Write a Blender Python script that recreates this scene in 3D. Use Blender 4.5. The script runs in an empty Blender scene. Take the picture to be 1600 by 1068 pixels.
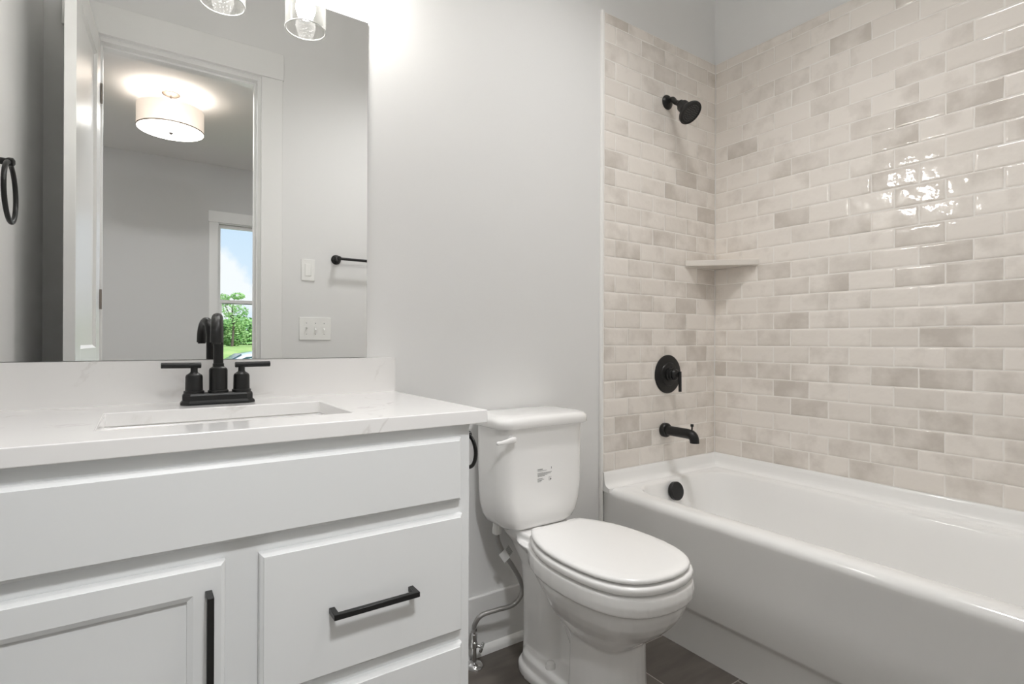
import bpy, bmesh, math, random
from mathutils import Vector, Matrix, noise

S = bpy.context.scene
COL = S.collection
PI = math.pi

# ------------------------------------------------------------------ camera
H = 1.055
YAW, PITCH, ROLL, FPX = 0.6012, 0.0008, 0.0037, 839.3
cd = bpy.data.cameras.new('camera')
cam = bpy.data.objects.new('camera', cd)
COL.objects.link(cam)
cd.sensor_fit = 'HORIZONTAL'
cd.sensor_width = 36.0
cd.lens = 36.0 * FPX / 1600.0
cd.clip_start = 0.01
_fw = Vector((math.sin(YAW) * math.cos(PITCH), math.cos(YAW) * math.cos(PITCH), math.sin(PITCH)))
_rt = Vector((math.cos(YAW), -math.sin(YAW), 0))
_up = _rt.cross(_fw)
_r2 = _rt * math.cos(ROLL) + _up * math.sin(ROLL)
_u2 = -_rt * math.sin(ROLL) + _up * math.cos(ROLL)
_m = Matrix((_r2, _u2, -_fw)).transposed().to_4x4()
_m.translation = Vector((0, -1.575, H))
cam.matrix_world = _m
S.camera = cam

# ------------------------------------------------------------------ view
S.view_settings.view_transform = 'Standard'
S.view_settings.look = 'None'
S.view_settings.gamma = 1.0
S.view_settings.use_curve_mapping = False
S.view_settings.exposure = 0.2
S.cycles.max_bounces = 12
S.cycles.diffuse_bounces = 8
S.cycles.glossy_bounces = 6
S.cycles.transparent_max_bounces = 16
S.cycles.use_denoising = True
S.cycles.sample_clamp_indirect = 8.0
S.cycles.caustics_reflective = False
S.cycles.caustics_refractive = False

# ------------------------------------------------------------------ world
W = bpy.data.worlds.new('sky')
S.world = W
W.use_nodes = True
wn, wl = W.node_tree.nodes, W.node_tree.links
wn.clear()
wo = wn.new('ShaderNodeOutputWorld')
wb = wn.new('ShaderNodeBackground')
tc = wn.new('ShaderNodeTexCoord')
sx = wn.new('ShaderNodeSeparateXYZ')
wl.new(tc.outputs['Generated'], sx.inputs[0])
gr = wn.new('ShaderNodeValToRGB')
gr.color_ramp.elements[0].position = 0.0
gr.color_ramp.elements[0].color = (0.78, 0.88, 0.98, 1)
gr.color_ramp.elements[1].position = 0.45
gr.color_ramp.elements[1].color = (0.42, 0.66, 0.95, 1)
wl.new(sx.outputs['Z'], gr.inputs[0])
# a bank of cloud low in the sky beyond the house, and thinner scattered ones
nz = wn.new('ShaderNodeTexNoise')
nz.inputs['Scale'].default_value = 17.0
nz.inputs['Detail'].default_value = 7
wl.new(tc.outputs['Generated'], nz.inputs['Vector'])
dst = wn.new('ShaderNodeVectorMath')
dst.operation = 'DISTANCE'
dst.inputs[1].default_value = (0.085, -0.992, 0.083)
wl.new(tc.outputs['Generated'], dst.inputs[0])
ma = wn.new('ShaderNodeMath')
ma.operation = 'MULTIPLY_ADD'
ma.inputs[1].default_value = -0.10
wl.new(nz.outputs['Fac'], ma.inputs[0])
wl.new(dst.outputs['Value'], ma.inputs[2])
cr = wn.new('ShaderNodeValToRGB')
cr.color_ramp.elements[0].position = 0.008
cr.color_ramp.elements[0].color = (1, 1, 1, 1)
cr.color_ramp.elements[1].position = 0.024
cr.color_ramp.elements[1].color = (0, 0, 0, 1)
wl.new(ma.outputs[0], cr.inputs[0])
mx = wn.new('ShaderNodeMixRGB')
mx.inputs[2].default_value = (0.93, 0.95, 0.98, 1)
wl.new(cr.outputs[0], mx.inputs[0])
wl.new(gr.outputs[0], mx.inputs[1])
wl.new(mx.outputs[0], wb.inputs['Color'])
wb.inputs['Strength'].default_value = 1.0
wl.new(wb.outputs[0], wo.inputs[0])

# ------------------------------------------------------------------ lights
BULB_E = 86.0
LAMP_W = 0.45
DIFFUSER_E = 6.0
BATH_FILL_W = 112.0
BATH_FILL_CONE = 124.0
HALL_FILL_W = 54.0


def light(name, kind, loc, power, color=(1, 1, 1), size=0.03, parent=None, rot=None):
    d = bpy.data.lights.new(name, kind)
    d.energy = power
    d.color = color
    if kind == 'POINT':
        d.shadow_soft_size = size
    elif kind == 'AREA':
        d.shape = 'DISK'
        d.size = size
    o = bpy.data.objects.new(name, d)
    COL.objects.link(o)
    o.location = loc
    if rot:
        o.rotation_euler = rot
    if parent is not None:
        o.parent = parent
        o.location = Vector(loc) - ORG[parent.name]
    return o


sd = bpy.data.lights.new('sun', 'SUN')
sd.energy = 4.0
sd.angle = 0.01
so = bpy.data.objects.new('sun', sd)
COL.objects.link(so)
so.rotation_euler = Vector((-0.35, -0.75, -0.85)).to_track_quat('-Z', 'Y').to_euler()
so.location = (0, 3, 8)

# ------------------------------------------------------------------ helpers
ORG = {}


def tag(o, label=None, cat=None, group=None, kind=None):
    if label:
        o['label'] = label
    if cat:
        o['category'] = cat
    if group:
        o['group'] = group
    if kind:
        o['kind'] = kind
    return o


def thing(name, loc, label=None, cat=None, group=None, kind=None):
    o = bpy.data.objects.new(name, None)
    o.empty_display_size = 0.05
    COL.objects.link(o)
    o.location = loc
    ORG[o.name] = Vector(loc)
    return tag(o, label, cat, group, kind)


def obj(name, bm, mat, parent=None, smooth=True, angle=35, bevel=0.0, bseg=2):
    """link a bmesh given in world coordinates as one mesh object"""
    bmesh.ops.recalc_face_normals(bm, faces=bm.faces[:])
    me = bpy.data.meshes.new(name)
    if parent is not None:
        org = ORG[parent.name]
    else:
        xs = [v.co for v in bm.verts]
        org = Vector(((min(c.x for c in xs) + max(c.x for c in xs)) / 2,
                      (min(c.y for c in xs) + max(c.y for c in xs)) / 2,
                      min(c.z for c in xs)))
    bmesh.ops.translate(bm, verts=bm.verts[:], vec=-org)
    bm.to_mesh(me)
    bm.free()
    o = bpy.data.objects.new(name, me)
    COL.objects.link(o)
    if parent is not None:
        o.parent = parent
    else:
        o.location = org
    ORG[o.name] = Vector(org)
    for m in (mat if isinstance(mat, (list, tuple)) else [mat]):
        me.materials.append(m)
    if smooth:
        me.polygons.foreach_set('use_smooth', [True] * len(me.polygons))
        me.set_sharp_from_angle(angle=math.radians(angle))
    if bevel > 0:
        b = o.modifiers.new('bevel', 'BEVEL')
        b.width = bevel
        b.segments = bseg
        b.limit_method = 'ANGLE'
        b.angle_limit = math.radians(40)
        b.harden_normals = False
    return o


def B():
    return bmesh.new()


def box(bm, x0, x1, y0, y1, z0, z1, M=None):
    vs = [bm.verts.new(Vector(p)) for p in ((x0, y0, z0), (x1, y0, z0), (x1, y1, z0), (x0, y1, z0),
                                            (x0, y0, z1), (x1, y0, z1), (x1, y1, z1), (x0, y1, z1))]
    for f in ((0, 3, 2, 1), (4, 5, 6, 7), (0, 1, 5, 4), (1, 2, 6, 5), (2, 3, 7, 6), (3, 0, 4, 7)):
        bm.faces.new([vs[i] for i in f])
    if M is not None:
        for v in vs:
            v.co = M @ v.co
    return bm


def boxo(name, x0, x1, y0, y1, z0, z1, mat, parent=None, bevel=0.0, bseg=2):
    return obj(name, box(B(), x0, x1, y0, y1, z0, z1), mat, parent, bevel=bevel, bseg=bseg)


def loft(bm, rings, cap0=True, cap1=True):
    vv = [[bm.verts.new(Vector(p)) for p in r] for r in rings]
    n = len(vv[0])
    for a, b in zip(vv[:-1], vv[1:]):
        for i in range(n):
            j = (i + 1) % n
            bm.faces.new((a[i], a[j], b[j], b[i]))
    if cap0:
        bm.faces.new(list(reversed(vv[0])))
    if cap1:
        bm.faces.new(vv[-1])
    return bm


def frame_of(axis):
    a = Vector(axis).normalized()
    t = Vector((0, 0, 1)) if abs(a.z) < 0.9 else Vector((1, 0, 0))
    u = a.cross(t).normalized()
    return a, u, a.cross(u)


def lathe(bm, prof, loc, axis=(0, 0, 1), n=32):
    """prof: (radius, distance along axis); closed with caps"""
    a, u, w = frame_of(axis)
    L = Vector(loc)
    rings = []
    for r, h in prof:
        rings.append([L + a * h + (u * math.cos(2 * PI * i / n) + w * math.sin(2 * PI * i / n)) * max(r, 1e-4)
                      for i in range(n)])
    return loft(bm, rings)


def tube(bm, pts, rad, n=12, cap=True):
    pts = [Vector(p) for p in pts]
    m = len(pts)
    rads = rad if isinstance(rad, (list, tuple)) else [rad] * m
    rings = []
    prev = None
    for i, p in enumerate(pts):
        d = (pts[min(i + 1, m - 1)] - pts[max(i - 1, 0)]).normalized()
        if prev is None:
            _, u, _w = frame_of(d)
        else:
            u = (prev - d * prev.dot(d)).normalized()
        prev = u
        w = d.cross(u)
        rings.append([p + (u * math.cos(2 * PI * k / n) + w * math.sin(2 * PI * k / n)) * rads[i] for k in range(n)])
    return loft(bm, rings, cap, cap)


def spline(pts, k=8):
    """Catmull-Rom through pts"""
    P = [Vector(p) for p in pts]
    P = [2 * P[0] - P[1]] + P + [2 * P[-1] - P[-2]]
    out = []
    for i in range(1, len(P) - 2):
        a, b, c, d = P[i - 1:i + 3]
        for s in range(k):
            t = s / k
            out.append(0.5 * ((2 * b) + (c - a) * t + (2 * a - 5 * b + 4 * c - d) * t * t + (3 * b - a - 3 * c + d) * t ** 3))
    out.append(P[-2])
    return out


def torus(bm, loc, axis, R, r, n=48, k=12):
    a, u, w = frame_of(axis)
    L = Vector(loc)
    rings = []
    for i in range(n):
        t = 2 * PI * i / n
        d = u * math.cos(t) + w * math.sin(t)
        rings.append([bm.verts.new(L + d * R + (d * math.cos(2 * PI * j / k) + a * math.sin(2 * PI * j / k)) * r)
                      for j in range(k)])
    for i in range(n):
        p, q = rings[i], rings[(i + 1) % n]
        for j in range(k):
            bm.faces.new((p[j], p[(j + 1) % k], q[(j + 1) % k], q[j]))
    return bm


def rrect(x0, x1, y0, y1, r, z, n=8):
    """rounded rectangle ring in a level plane; r one radius or four (x1y1, x0y1, x0y0, x1y0)"""
    rs = r if isinstance(r, (list, tuple)) else [r] * 4
    out = []
    for (cx, cy, sx_, sy_, a0, rr) in ((x1, y1, -1, -1, 0, rs[0]), (x0, y1, 1, -1, PI / 2, rs[1]),
                                       (x0, y0, 1, 1, PI, rs[2]), (x1, y0, -1, 1, 1.5 * PI, rs[3])):
        for i in range(n + 1):
            t = a0 + PI / 2 * i / n
            out.append(Vector((cx + sx_ * rr + rr * math.cos(t), cy + sy_ * rr + rr * math.sin(t), z)))
    return out


def sellipse(cx, cy, ax, ay, z, e=2.6, n=40):
    out = []
    for i in range(n):
        t = 2 * PI * i / n
        c, s = math.cos(t), math.sin(t)
        out.append(Vector((cx + ax * math.copysign(abs(c) ** (2 / e), c), cy + ay * math.copysign(abs(s) ** (2 / e), s), z)))
    return out


def rectring(x0, x1, z0, z1, ins, y):
    return [Vector((x0 + ins, y, z0 + ins)), Vector((x1 - ins, y, z0 + ins)),
            Vector((x1 - ins, y, z1 - ins)), Vector((x0 + ins, y, z1 - ins))]


# ------------------------------------------------------------------ materials
def mat(name, color, rough=0.5, metal=0.0, spec=0.5, coat=0.0, bump=None, var=None):
    m = bpy.data.materials.new(name)
    m.use_nodes = True
    nt = m.node_tree
    b = nt.nodes['Principled BSDF']
    b.inputs['Base Color'].default_value = (*color, 1)
    b.inputs['Roughness'].default_value = rough
    b.inputs['Metallic'].default_value = metal
    b.inputs['Specular IOR Level'].default_value = spec
    b.inputs['Coat Weight'].default_value = coat
    b.inputs['Coat Roughness'].default_value = 0.05
    t = None
    if bump or var:
        t = nt.nodes.new('ShaderNodeTexCoord')
    if bump:
        n = nt.nodes.new('ShaderNodeTexNoise')
        n.inputs['Scale'].default_value = bump[0]
        n.inputs['Detail'].default_value = 3
        nt.links.new(t.outputs['Object'], n.inputs['Vector'])
        bn = nt.nodes.new('ShaderNodeBump')
        bn.inputs['Strength'].default_value = bump[1]
        bn.inputs['Distance'].default_value = bump[2]
        nt.links.new(n.outputs['Fac'], bn.inputs['Height'])
        nt.links.new(bn.outputs[0], b.inputs['Normal'])
    if var:
        n = nt.nodes.new('ShaderNodeTexNoise')
        n.inputs['Scale'].default_value = var[0]
        n.inputs['Detail'].default_value = 4
        nt.links.new(t.outputs['Object'], n.inputs['Vector'])
        r = nt.nodes.new('ShaderNodeValToRGB')
        r.color_ramp.elements[0].position = var[2] if len(var) > 2 else 0.35
        r.color_ramp.elements[1].position = var[3] if len(var) > 3 else 0.65
        r.color_ramp.elements[0].color = (*var[1], 1)
        r.color_ramp.elements[1].color = (*color, 1)
        nt.links.new(n.outputs['Fac'], r.inputs[0])
        nt.links.new(r.outputs[0], b.inputs['Base Color'])
    return m


M_wall = mat("wall_paint", (0.765, 0.765, 0.76), 0.65, spec=0.3, bump=(240, 0.05, 0.002))
M_bedwall = mat("bedroom_paint", (0.64, 0.64, 0.635), 0.7, spec=0.3, bump=(240, 0.05, 0.002))
M_ceil = mat('ceiling_paint', (0.86, 0.86, 0.85), 0.8, spec=0.2)
M_trim = mat('trim_paint', (0.80, 0.80, 0.79), 0.32)
M_door = mat('door_paint', (0.80, 0.80, 0.79), 0.27)
M_cab = mat('cabinet_paint', (0.735, 0.745, 0.745), 0.42)
M_porc = mat('white_porcelain', (0.88, 0.875, 0.865), 0.10, coat=0.35)
M_tub = mat('tub_acrylic', (0.90, 0.898, 0.89), 0.13, coat=0.25)
M_seat = mat('seat_plastic', (0.88, 0.875, 0.865), 0.22)
M_black = mat('matte_black_metal', (0.012, 0.012, 0.012), 0.36, metal=0.0, spec=0.36)
M_dark = mat('dark_rubber', (0.02, 0.02, 0.02), 0.6)
M_chrome = mat('chrome', (0.62, 0.62, 0.62), 0.12, metal=1.0)
M_nickel = mat('brushed_nickel', (0.24, 0.21, 0.185), 0.35, metal=0.8)
M_white_pl = mat('switch_plastic', (0.86, 0.86, 0.84), 0.3)
M_ink = mat('printed_ink', (0.20, 0.20, 0.20), 0.6)
M_grout = mat('tile_grout', (0.84, 0.81, 0.77), 0.8)
M_caulk = mat('white_caulk', (0.82, 0.81, 0.79), 0.45)
M_mirror = mat('mirror_silver', (0.93, 0.935, 0.93), 0.0, metal=1.0)
M_medge = mat('mirror_edge', (0.55, 0.57, 0.56), 0.15)
M_paper = mat('paper_tag', (0.72, 0.72, 0.71), 0.5)


def emis(name, color, st):
    m = bpy.data.materials.new(name)
    m.use_nodes = True
    b = m.node_tree.nodes['Principled BSDF']
    b.inputs['Base Color'].default_value = (*color, 1)
    b.inputs['Emission Color'].default_value = (*color, 1)
    b.inputs['Emission Strength'].default_value = st
    return m


M_bulb = emis('lit_bulb', (1.0, 0.975, 0.945), BULB_E)
M_lampfab = emis('lit_lamp_fabric', (0.70, 0.60, 0.51), 0.62)
M_diff = emis('lit_diffuser', (1.0, 0.97, 0.93), DIFFUSER_E)


def glassy(name, tint, refl, bubbles=False):
    """clear glass: transparency mixed with a mirror reflection by facing angle"""
    m = bpy.data.materials.new(name)
    m.use_nodes = True
    nt = m.node_tree
    nt.nodes.clear()
    out = nt.nodes.new('ShaderNodeOutputMaterial')
    tr = nt.nodes.new('ShaderNodeBsdfTransparent')
    tr.inputs[0].default_value = (*tint, 1)
    gl = nt.nodes.new('ShaderNodeBsdfGlossy')
    gl.inputs['Roughness'].default_value = 0.06
    mix = nt.nodes.new('ShaderNodeMixShader')
    fr = nt.nodes.new('ShaderNodeLayerWeight')
    fr.inputs['Blend'].default_value = refl
    nt.links.new(tr.outputs[0], mix.inputs[1])
    nt.links.new(gl.outputs[0], mix.inputs[2])
    nt.links.new(mix.outputs[0], out.inputs[0])
    if not bubbles:
        nt.links.new(fr.outputs['Fresnel'], mix.inputs[0])
    else:
        t = nt.nodes.new('ShaderNodeTexCoord')
        v = nt.nodes.new('ShaderNodeTexVoronoi')
        v.inputs['Scale'].default_value = 150
        nt.links.new(t.outputs['Object'], v.inputs['Vector'])
        r = nt.nodes.new('ShaderNodeValToRGB')
        r.color_ramp.elements[0].position = 0.10
        r.color_ramp.elements[0].color = (1, 1, 1, 1)
        r.color_ramp.elements[1].position = 0.24
        r.color_ramp.elements[1].color = (0, 0, 0, 1)
        nt.links.new(v.outputs['Distance'], r.inputs[0])
        n2 = nt.nodes.new('ShaderNodeTexNoise')
        n2.inputs['Scale'].default_value = 60
        nt.links.new(t.outputs['Object'], n2.inputs['Vector'])
        mu = nt.nodes.new('ShaderNodeMath')
        mu.operation = 'MULTIPLY'
        nt.links.new(r.outputs[0], mu.inputs[0])
        nt.links.new(n2.outputs['Fac'], mu.inputs[1])
        ad = nt.nodes.new('ShaderNodeMath')
        ad.operation = 'ADD'
        ad.use_clamp = True
        nt.links.new(mu.outputs[0], ad.inputs[0])
        nt.links.new(fr.outputs['Facing'], ad.inputs[1])
        ml = nt.nodes.new('ShaderNodeMath')
        ml.operation = 'MULTIPLY'
        ml.inputs[1].default_value = 0.7
        nt.links.new(ad.outputs[0], ml.inputs[0])
        nt.links.new(ml.outputs[0], mix.inputs[0])
        df = nt.nodes.new('ShaderNodeBsdfTranslucent')
        df.inputs[0].default_value = (0.95, 0.95, 0.93, 1)
        m2 = nt.nodes.new('ShaderNodeMixShader')
        m2.inputs[0].default_value = 0.25
        nt.links.new(gl.outputs[0], m2.inputs[1])
        nt.links.new(df.outputs[0], m2.inputs[2])
        nt.links.new(m2.outputs[0], mix.inputs[2])
    return m


M_rimglint = mat('rim_glint', (0.92, 0.92, 0.90), 0.15, coat=0.5)  # opaque white stands for light caught on the shades' bottom edge
M_pane = glassy('window_glass', (0.97, 0.985, 0.98), 0.12)
M_seeded = glassy('seeded_glass', (0.97, 0.97, 0.96), 0.10, True)


def quartz():
    m = mat('white_quartz', (0.80, 0.79, 0.78), 0.14, coat=0.2)
    nt = m.node_tree
    b = nt.nodes['Principled BSDF']
    t = nt.nodes.new('ShaderNodeTexCoord')
    n = nt.nodes.new('ShaderNodeTexNoise')
    n.inputs['Scale'].default_value = 3.2
    n.inputs['Detail'].default_value = 7
    n.inputs['Distortion'].default_value = 1.3
    nt.links.new(t.outputs['Object'], n.inputs['Vector'])
    r = nt.nodes.new('ShaderNodeValToRGB')
    e = r.color_ramp.elements
    e[0].position = 0.485
    e[0].color = (0, 0, 0, 1)
    e[1].position = 0.515
    e[1].color = (0, 0, 0, 1)
    x = e.new(0.5)
    x.color = (1, 1, 1, 1)
    nt.links.new(n.outputs['Fac'], r.inputs[0])
    n2 = nt.nodes.new('ShaderNodeTexNoise')
    n2.inputs['Scale'].default_value = 9
    n2.inputs['Detail'].default_value = 4
    nt.links.new(t.outputs['Object'], n2.inputs['Vector'])
    r2 = nt.nodes.new('ShaderNodeValToRGB')
    r2.color_ramp.elements[0].position = 0.52
    r2.color_ramp.elements[1].position = 0.70
    nt.links.new(n2.outputs['Fac'], r2.inputs[0])
    mu = nt.nodes.new('ShaderNodeMath')
    mu.operation = 'MULTIPLY'
    nt.links.new(r.outputs[0], mu.inputs[0])
    nt.links.new(r2.outputs[0], mu.inputs[1])
    mixc = nt.nodes.new('ShaderNodeMixRGB')
    mixc.inputs[1].default_value = (0.80, 0.79, 0.78, 1)
    mixc.inputs[2].default_value = (0.66, 0.64, 0.62, 1)
    nt.links.new(mu.outputs[0], mixc.inputs[0])
    nt.links.new(mixc.outputs[0], b.inputs['Base Color'])
    return m


M_quartz = quartz()


def tile_mat():
    """glazed hand-made tile: one tone per tile, cloudy grey-brown patches, glossy uneven glaze"""
    m = bpy.data.materials.new('glazed_tile')
    m.use_nodes = True
    nt = m.node_tree
    b = nt.nodes['Principled BSDF']
    at = nt.nodes.new('ShaderNodeAttribute')
    at.attribute_name = 'tone'
    t = nt.nodes.new('ShaderNodeTexCoord')
    ad = nt.nodes.new('ShaderNodeVectorMath')
    ad.operation = 'ADD'
    sc = nt.nodes.new('ShaderNodeVectorMath')
    sc.operation = 'SCALE'
    sc.inputs['Scale'].default_value = 40
    nt.links.new(at.outputs['Vector'], sc.inputs[0])
    nt.links.new(t.outputs['Object'], ad.inputs[0])
    nt.links.new(sc.outputs[0], ad.inputs[1])
    n = nt.nodes.new('ShaderNodeTexNoise')
    n.inputs['Scale'].default_value = 8
    n.inputs['Detail'].default_value = 5
    n.inputs['Roughness'].default_value = 0.55
    nt.links.new(ad.outputs[0], n.inputs['Vector'])
    sep = nt.nodes.new('ShaderNodeSeparateXYZ')
    nt.links.new(at.outputs['Vector'], sep.inputs[0])
    # patch strength grows with the tile's own tone
    sh = nt.nodes.new('ShaderNodeMath')
    sh.operation = 'MULTIPLY_ADD'
    sh.inputs[1].default_value = 0.30
    nt.links.new(sep.outputs['Y'], sh.inputs[0])
    nt.links.new(n.outputs['Fac'], sh.inputs[2])
    r = nt.nodes.new('ShaderNodeValToRGB')
    r.color_ramp.elements[0].position = 0.56
    r.color_ramp.elements[0].color = (0, 0, 0, 1)
    r.color_ramp.elements[1].position = 0.86
    r.color_ramp.elements[1].color = (1, 1, 1, 1)
    nt.links.new(sh.outputs[0], r.inputs[0])
    base = nt.nodes.new('ShaderNodeMixRGB')
    base.inputs[1].default_value = (0.83, 0.782, 0.732, 1)
    base.inputs[2].default_value = (0.76, 0.712, 0.662, 1)
    nt.links.new(sep.outputs['X'], base.inputs[0])
    fin = nt.nodes.new('ShaderNodeMixRGB')
    fin.inputs[2].default_value = (0.60, 0.552, 0.502, 1)
    nt.links.new(r.outputs[0], fin.inputs[0])
    nt.links.new(base.outputs[0], fin.inputs[1])
    nt.links.new(fin.outputs[0], b.inputs['Base Color'])
    b.inputs['Roughness'].default_value = 0.07
    n3 = nt.nodes.new('ShaderNodeTexNoise')
    n3.inputs['Scale'].default_value = 26
    n3.inputs['Detail'].default_value = 2
    nt.links.new(ad.outputs[0], n3.inputs['Vector'])
    bp = nt.nodes.new('ShaderNodeBump')
    bp.inputs['Strength'].default_value = 0.35
    bp.inputs['Distance'].default_value = 0.004
    nt.links.new(n3.outputs['Fac'], bp.inputs['Height'])
    nt.links.new(bp.outputs[0], b.inputs['Normal'])
    return m


M_tile = tile_mat()


def floor_mat():
    """long grey-brown porcelain tiles, rows 0.305 m, laid a third over, thin light joints"""
    m = bpy.data.materials.new('floor_tile')
    m.use_nodes = True
    nt = m.node_tree
    b = nt.nodes['Principled BSDF']
    g = nt.nodes.new('ShaderNodeNewGeometry')
    sep = nt.nodes.new('ShaderNodeSeparateXYZ')
    nt.links.new(g.outputs['Position'], sep.inputs[0])

    def math_(op, a, b_=None, c=None):
        k = nt.nodes.new('ShaderNodeMath')
        k.operation = op
        for i, v in enumerate((a, b_, c)):
            if v is None:
                continue
            if isinstance(v, (int, float)):
                k.inputs[i].default_value = v
            else:
                nt.links.new(v, k.inputs[i])
        return k.outputs[0]
    v = math_('DIVIDE', math_('ADD', sep.outputs['Y'], 0.285 + 3.05), 0.305)
    row = math_('FLOOR', v)
    off = math_('MULTIPLY', row, 0.2045)
    u = math_('DIVIDE', math_('ADD', math_('SUBTRACT', sep.outputs['X'], 1.352 - 6.1 + 0.2045 * -9 - 6.1), math_('MULTIPLY', off, 1.0)), 0.61)
    fu, fv = math_('FRACT', u), math_('FRACT', v)
    du = math_('MULTIPLY', math_('MINIMUM', fu, math_('SUBTRACT', 1.0, fu)), 0.61)
    dv = math_('MULTIPLY', math_('MINIMUM', fv, math_('SUBTRACT', 1.0, fv)), 0.305)
    d = math_('MINIMUM', du, dv)
    joint = math_('LESS_THAN', d, 0.0017)
    cell = nt.nodes.new('ShaderNodeCombineXYZ')
    nt.links.new(math_('FLOOR', u), cell.inputs[0])
    nt.links.new(row, cell.inputs[1])
    wn_ = nt.nodes.new('ShaderNodeTexWhiteNoise')
    nt.links.new(cell.outputs[0], wn_.inputs['Vector'])
    ve = nt.nodes.new('ShaderNodeVectorMath')
    ve.operation = 'MULTIPLY'
    ve.inputs[1].default_value = (3.0, 14.0, 1.0)
    nt.links.new(g.outputs['Position'], ve.inputs[0])
    n = nt.nodes.new('ShaderNodeTexNoise')
    n.inputs['Scale'].default_value = 1.6
    n.inputs['Detail'].default_value = 6
    nt.links.new(ve.outputs[0], n.inputs['Vector'])
    r = nt.nodes.new('ShaderNodeValToRGB')
    r.color_ramp.elements[0].position = 0.3
    r.color_ramp.elements[0].color = (0.090, 0.078, 0.067, 1)
    r.color_ramp.elements[1].position = 0.72
    r.color_ramp.elements[1].color = (0.150, 0.132, 0.115, 1)
    nt.links.new(n.outputs['Fac'], r.inputs[0])
    hs = nt.nodes.new('ShaderNodeHueSaturation')
    nt.links.new(math_('MULTIPLY_ADD', wn_.outputs['Value'], 0.3, 0.85), hs.inputs['Value'])
    nt.links.new(r.outputs[0], hs.inputs['Color'])
    mixc = nt.nodes.new('ShaderNodeMixRGB')
    mixc.inputs[2].default_value = (0.36, 0.33, 0.30, 1)
    nt.links.new(joint, mixc.inputs[0])
    nt.links.new(hs.outputs[0], mixc.inputs[1])
    nt.links.new(mixc.outputs[0], b.inputs['Base Color'])
    b.inputs['Roughness'].default_value = 0.38
    bp = nt.nodes.new('ShaderNodeBump')
    bp.inputs['Strength'].default_value = 0.5
    bp.inputs['Distance'].default_value = 0.001
    nt.links.new(math_('SUBTRACT', 1.0, joint), bp.inputs['Height'])
    nt.links.new(bp.outputs[0], b.inputs['Normal'])
    return m


M_floor = floor_mat()
M_bedfloor = mat('bedroom_floor', (0.30, 0.26, 0.22), 0.5, var=(4, (0.22, 0.19, 0.16)))

# ------------------------------------------------------------------ room shell
CEIL = 3.05
XL, XR = -0.365, 2.255          # bathroom side walls
YF = -1.53                      # wall with the door, bathroom side
YB = -1.645                     # same wall, bedroom side
BX0, BX1, BY = -1.7, 3.2, -5.35  # bedroom

tag(boxo('floor', XL - 0.1, XR + 0.1, YB, 0.1, -0.1, 0.0, M_floor), 'dark grey brown tiled bathroom floor', 'floor', kind='structure')
tag(boxo('floor_bedroom', BX0 - 0.1, BX1 + 0.1, BY - 0.12, YB, -0.1, 0.0, M_bedfloor), 'bedroom floor beyond the open door', 'floor', kind='structure')
tag(boxo('ceiling', XL - 0.1, XR + 0.1, YB, 0.1, CEIL, CEIL + 0.1, M_ceil), 'white bathroom ceiling', 'ceiling', kind='structure')
tag(boxo('ceiling_bedroom', BX0 - 0.1, BX1 + 0.1, BY - 0.12, YB, CEIL, CEIL + 0.1, M_ceil), 'white bedroom ceiling around the drum lamp', 'ceiling', kind='structure')
wall_back = tag(boxo('wall_back', XL - 0.1, XR + 0.1, 0.0, 0.1, 0.0, CEIL, M_wall), 'light grey wall behind vanity and toilet', 'wall', kind='structure')
wall_right = tag(boxo('wall_right', XR, XR + 0.1, YF, 0.0, 0.0, CEIL, M_wall), 'long side wall above the bathtub', 'wall', kind='structure')
tag(boxo('wall_left', XL - 0.1, XL, YF, 0.0, 0.0, CEIL, M_wall), 'light grey wall with the towel ring', 'wall', kind='structure')
DX0, DX1, DZ = -0.17, 0.4905, 2.428
bm = B()
box(bm, BX0 - 0.1, DX0 - 0.018, YB, YF, 0, CEIL)
box(bm, DX1 + 0.018, BX1 + 0.1, YB, YF, 0, CEIL)
box(bm, DX0 - 0.018, DX1 + 0.018, YB, YF, DZ + 0.018, CEIL)
tag(obj('wall_front', bm, M_wall), 'light grey wall around the doorway', 'wall', kind='structure')
tag(boxo('wall_bedroom_left', BX0 - 0.1, BX0, BY, YB, 0, CEIL, M_bedwall), 'left wall of the bedroom', 'wall', kind='structure')
tag(boxo('wall_bedroom_right', BX1, BX1 + 0.1, BY, YB, 0, CEIL, M_bedwall), 'right wall of the bedroom', 'wall', kind='structure')
WX0, WX1, WZ0, WZ1 = 0.69, 1.56, 0.62, 2.40
bm = B()
box(bm, BX0 - 0.1, WX0, BY - 0.12, BY, 0, CEIL)
box(bm, WX1, BX1 + 0.1, BY - 0.12, BY, 0, CEIL)
box(bm, WX0, WX1, BY - 0.12, BY, 0, WZ0)
box(bm, WX0, WX1, BY - 0.12, BY, WZ1, CEIL)
tag(obj('wall_bedroom_far', bm, M_bedwall), 'grey far wall of the bedroom holding the window', 'wall', kind='structure')

# baseboards
bm = B()
box(bm, 0.60, 1.502, -0.014, -0.0005, 0.0, 0.195)
bb = tag(obj('baseboard_back', bm, M_trim, bevel=0.004), 'white baseboard behind the toilet', 'baseboard', kind='structure')
bm = B()
prof = [(0, 0.0), (-0.016, 0.0), (-0.015, 0.012), (-0.010, 0.022), (0, 0.028)]
r0 = [Vector((0.60, -0.0145 + a, b)) for a, b in prof]
r1 = [Vector((1.502, -0.0145 + a, b)) for a, b in prof]
loft(bm, [r0, r1])
obj('shoe_moulding', bm, M_trim, bb, angle=50)
bm = B()
box(bm, 0.615, 1.50, YF + 0.0005, YF + 0.014, 0.0, 0.195)
tag(obj('baseboard_front', bm, M_trim, bevel=0.004), 'white baseboard on the doorway wall', 'baseboard', kind='structure')

# ------------------------------------------------------------------ tile fields
RND = random.Random(11)


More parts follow.
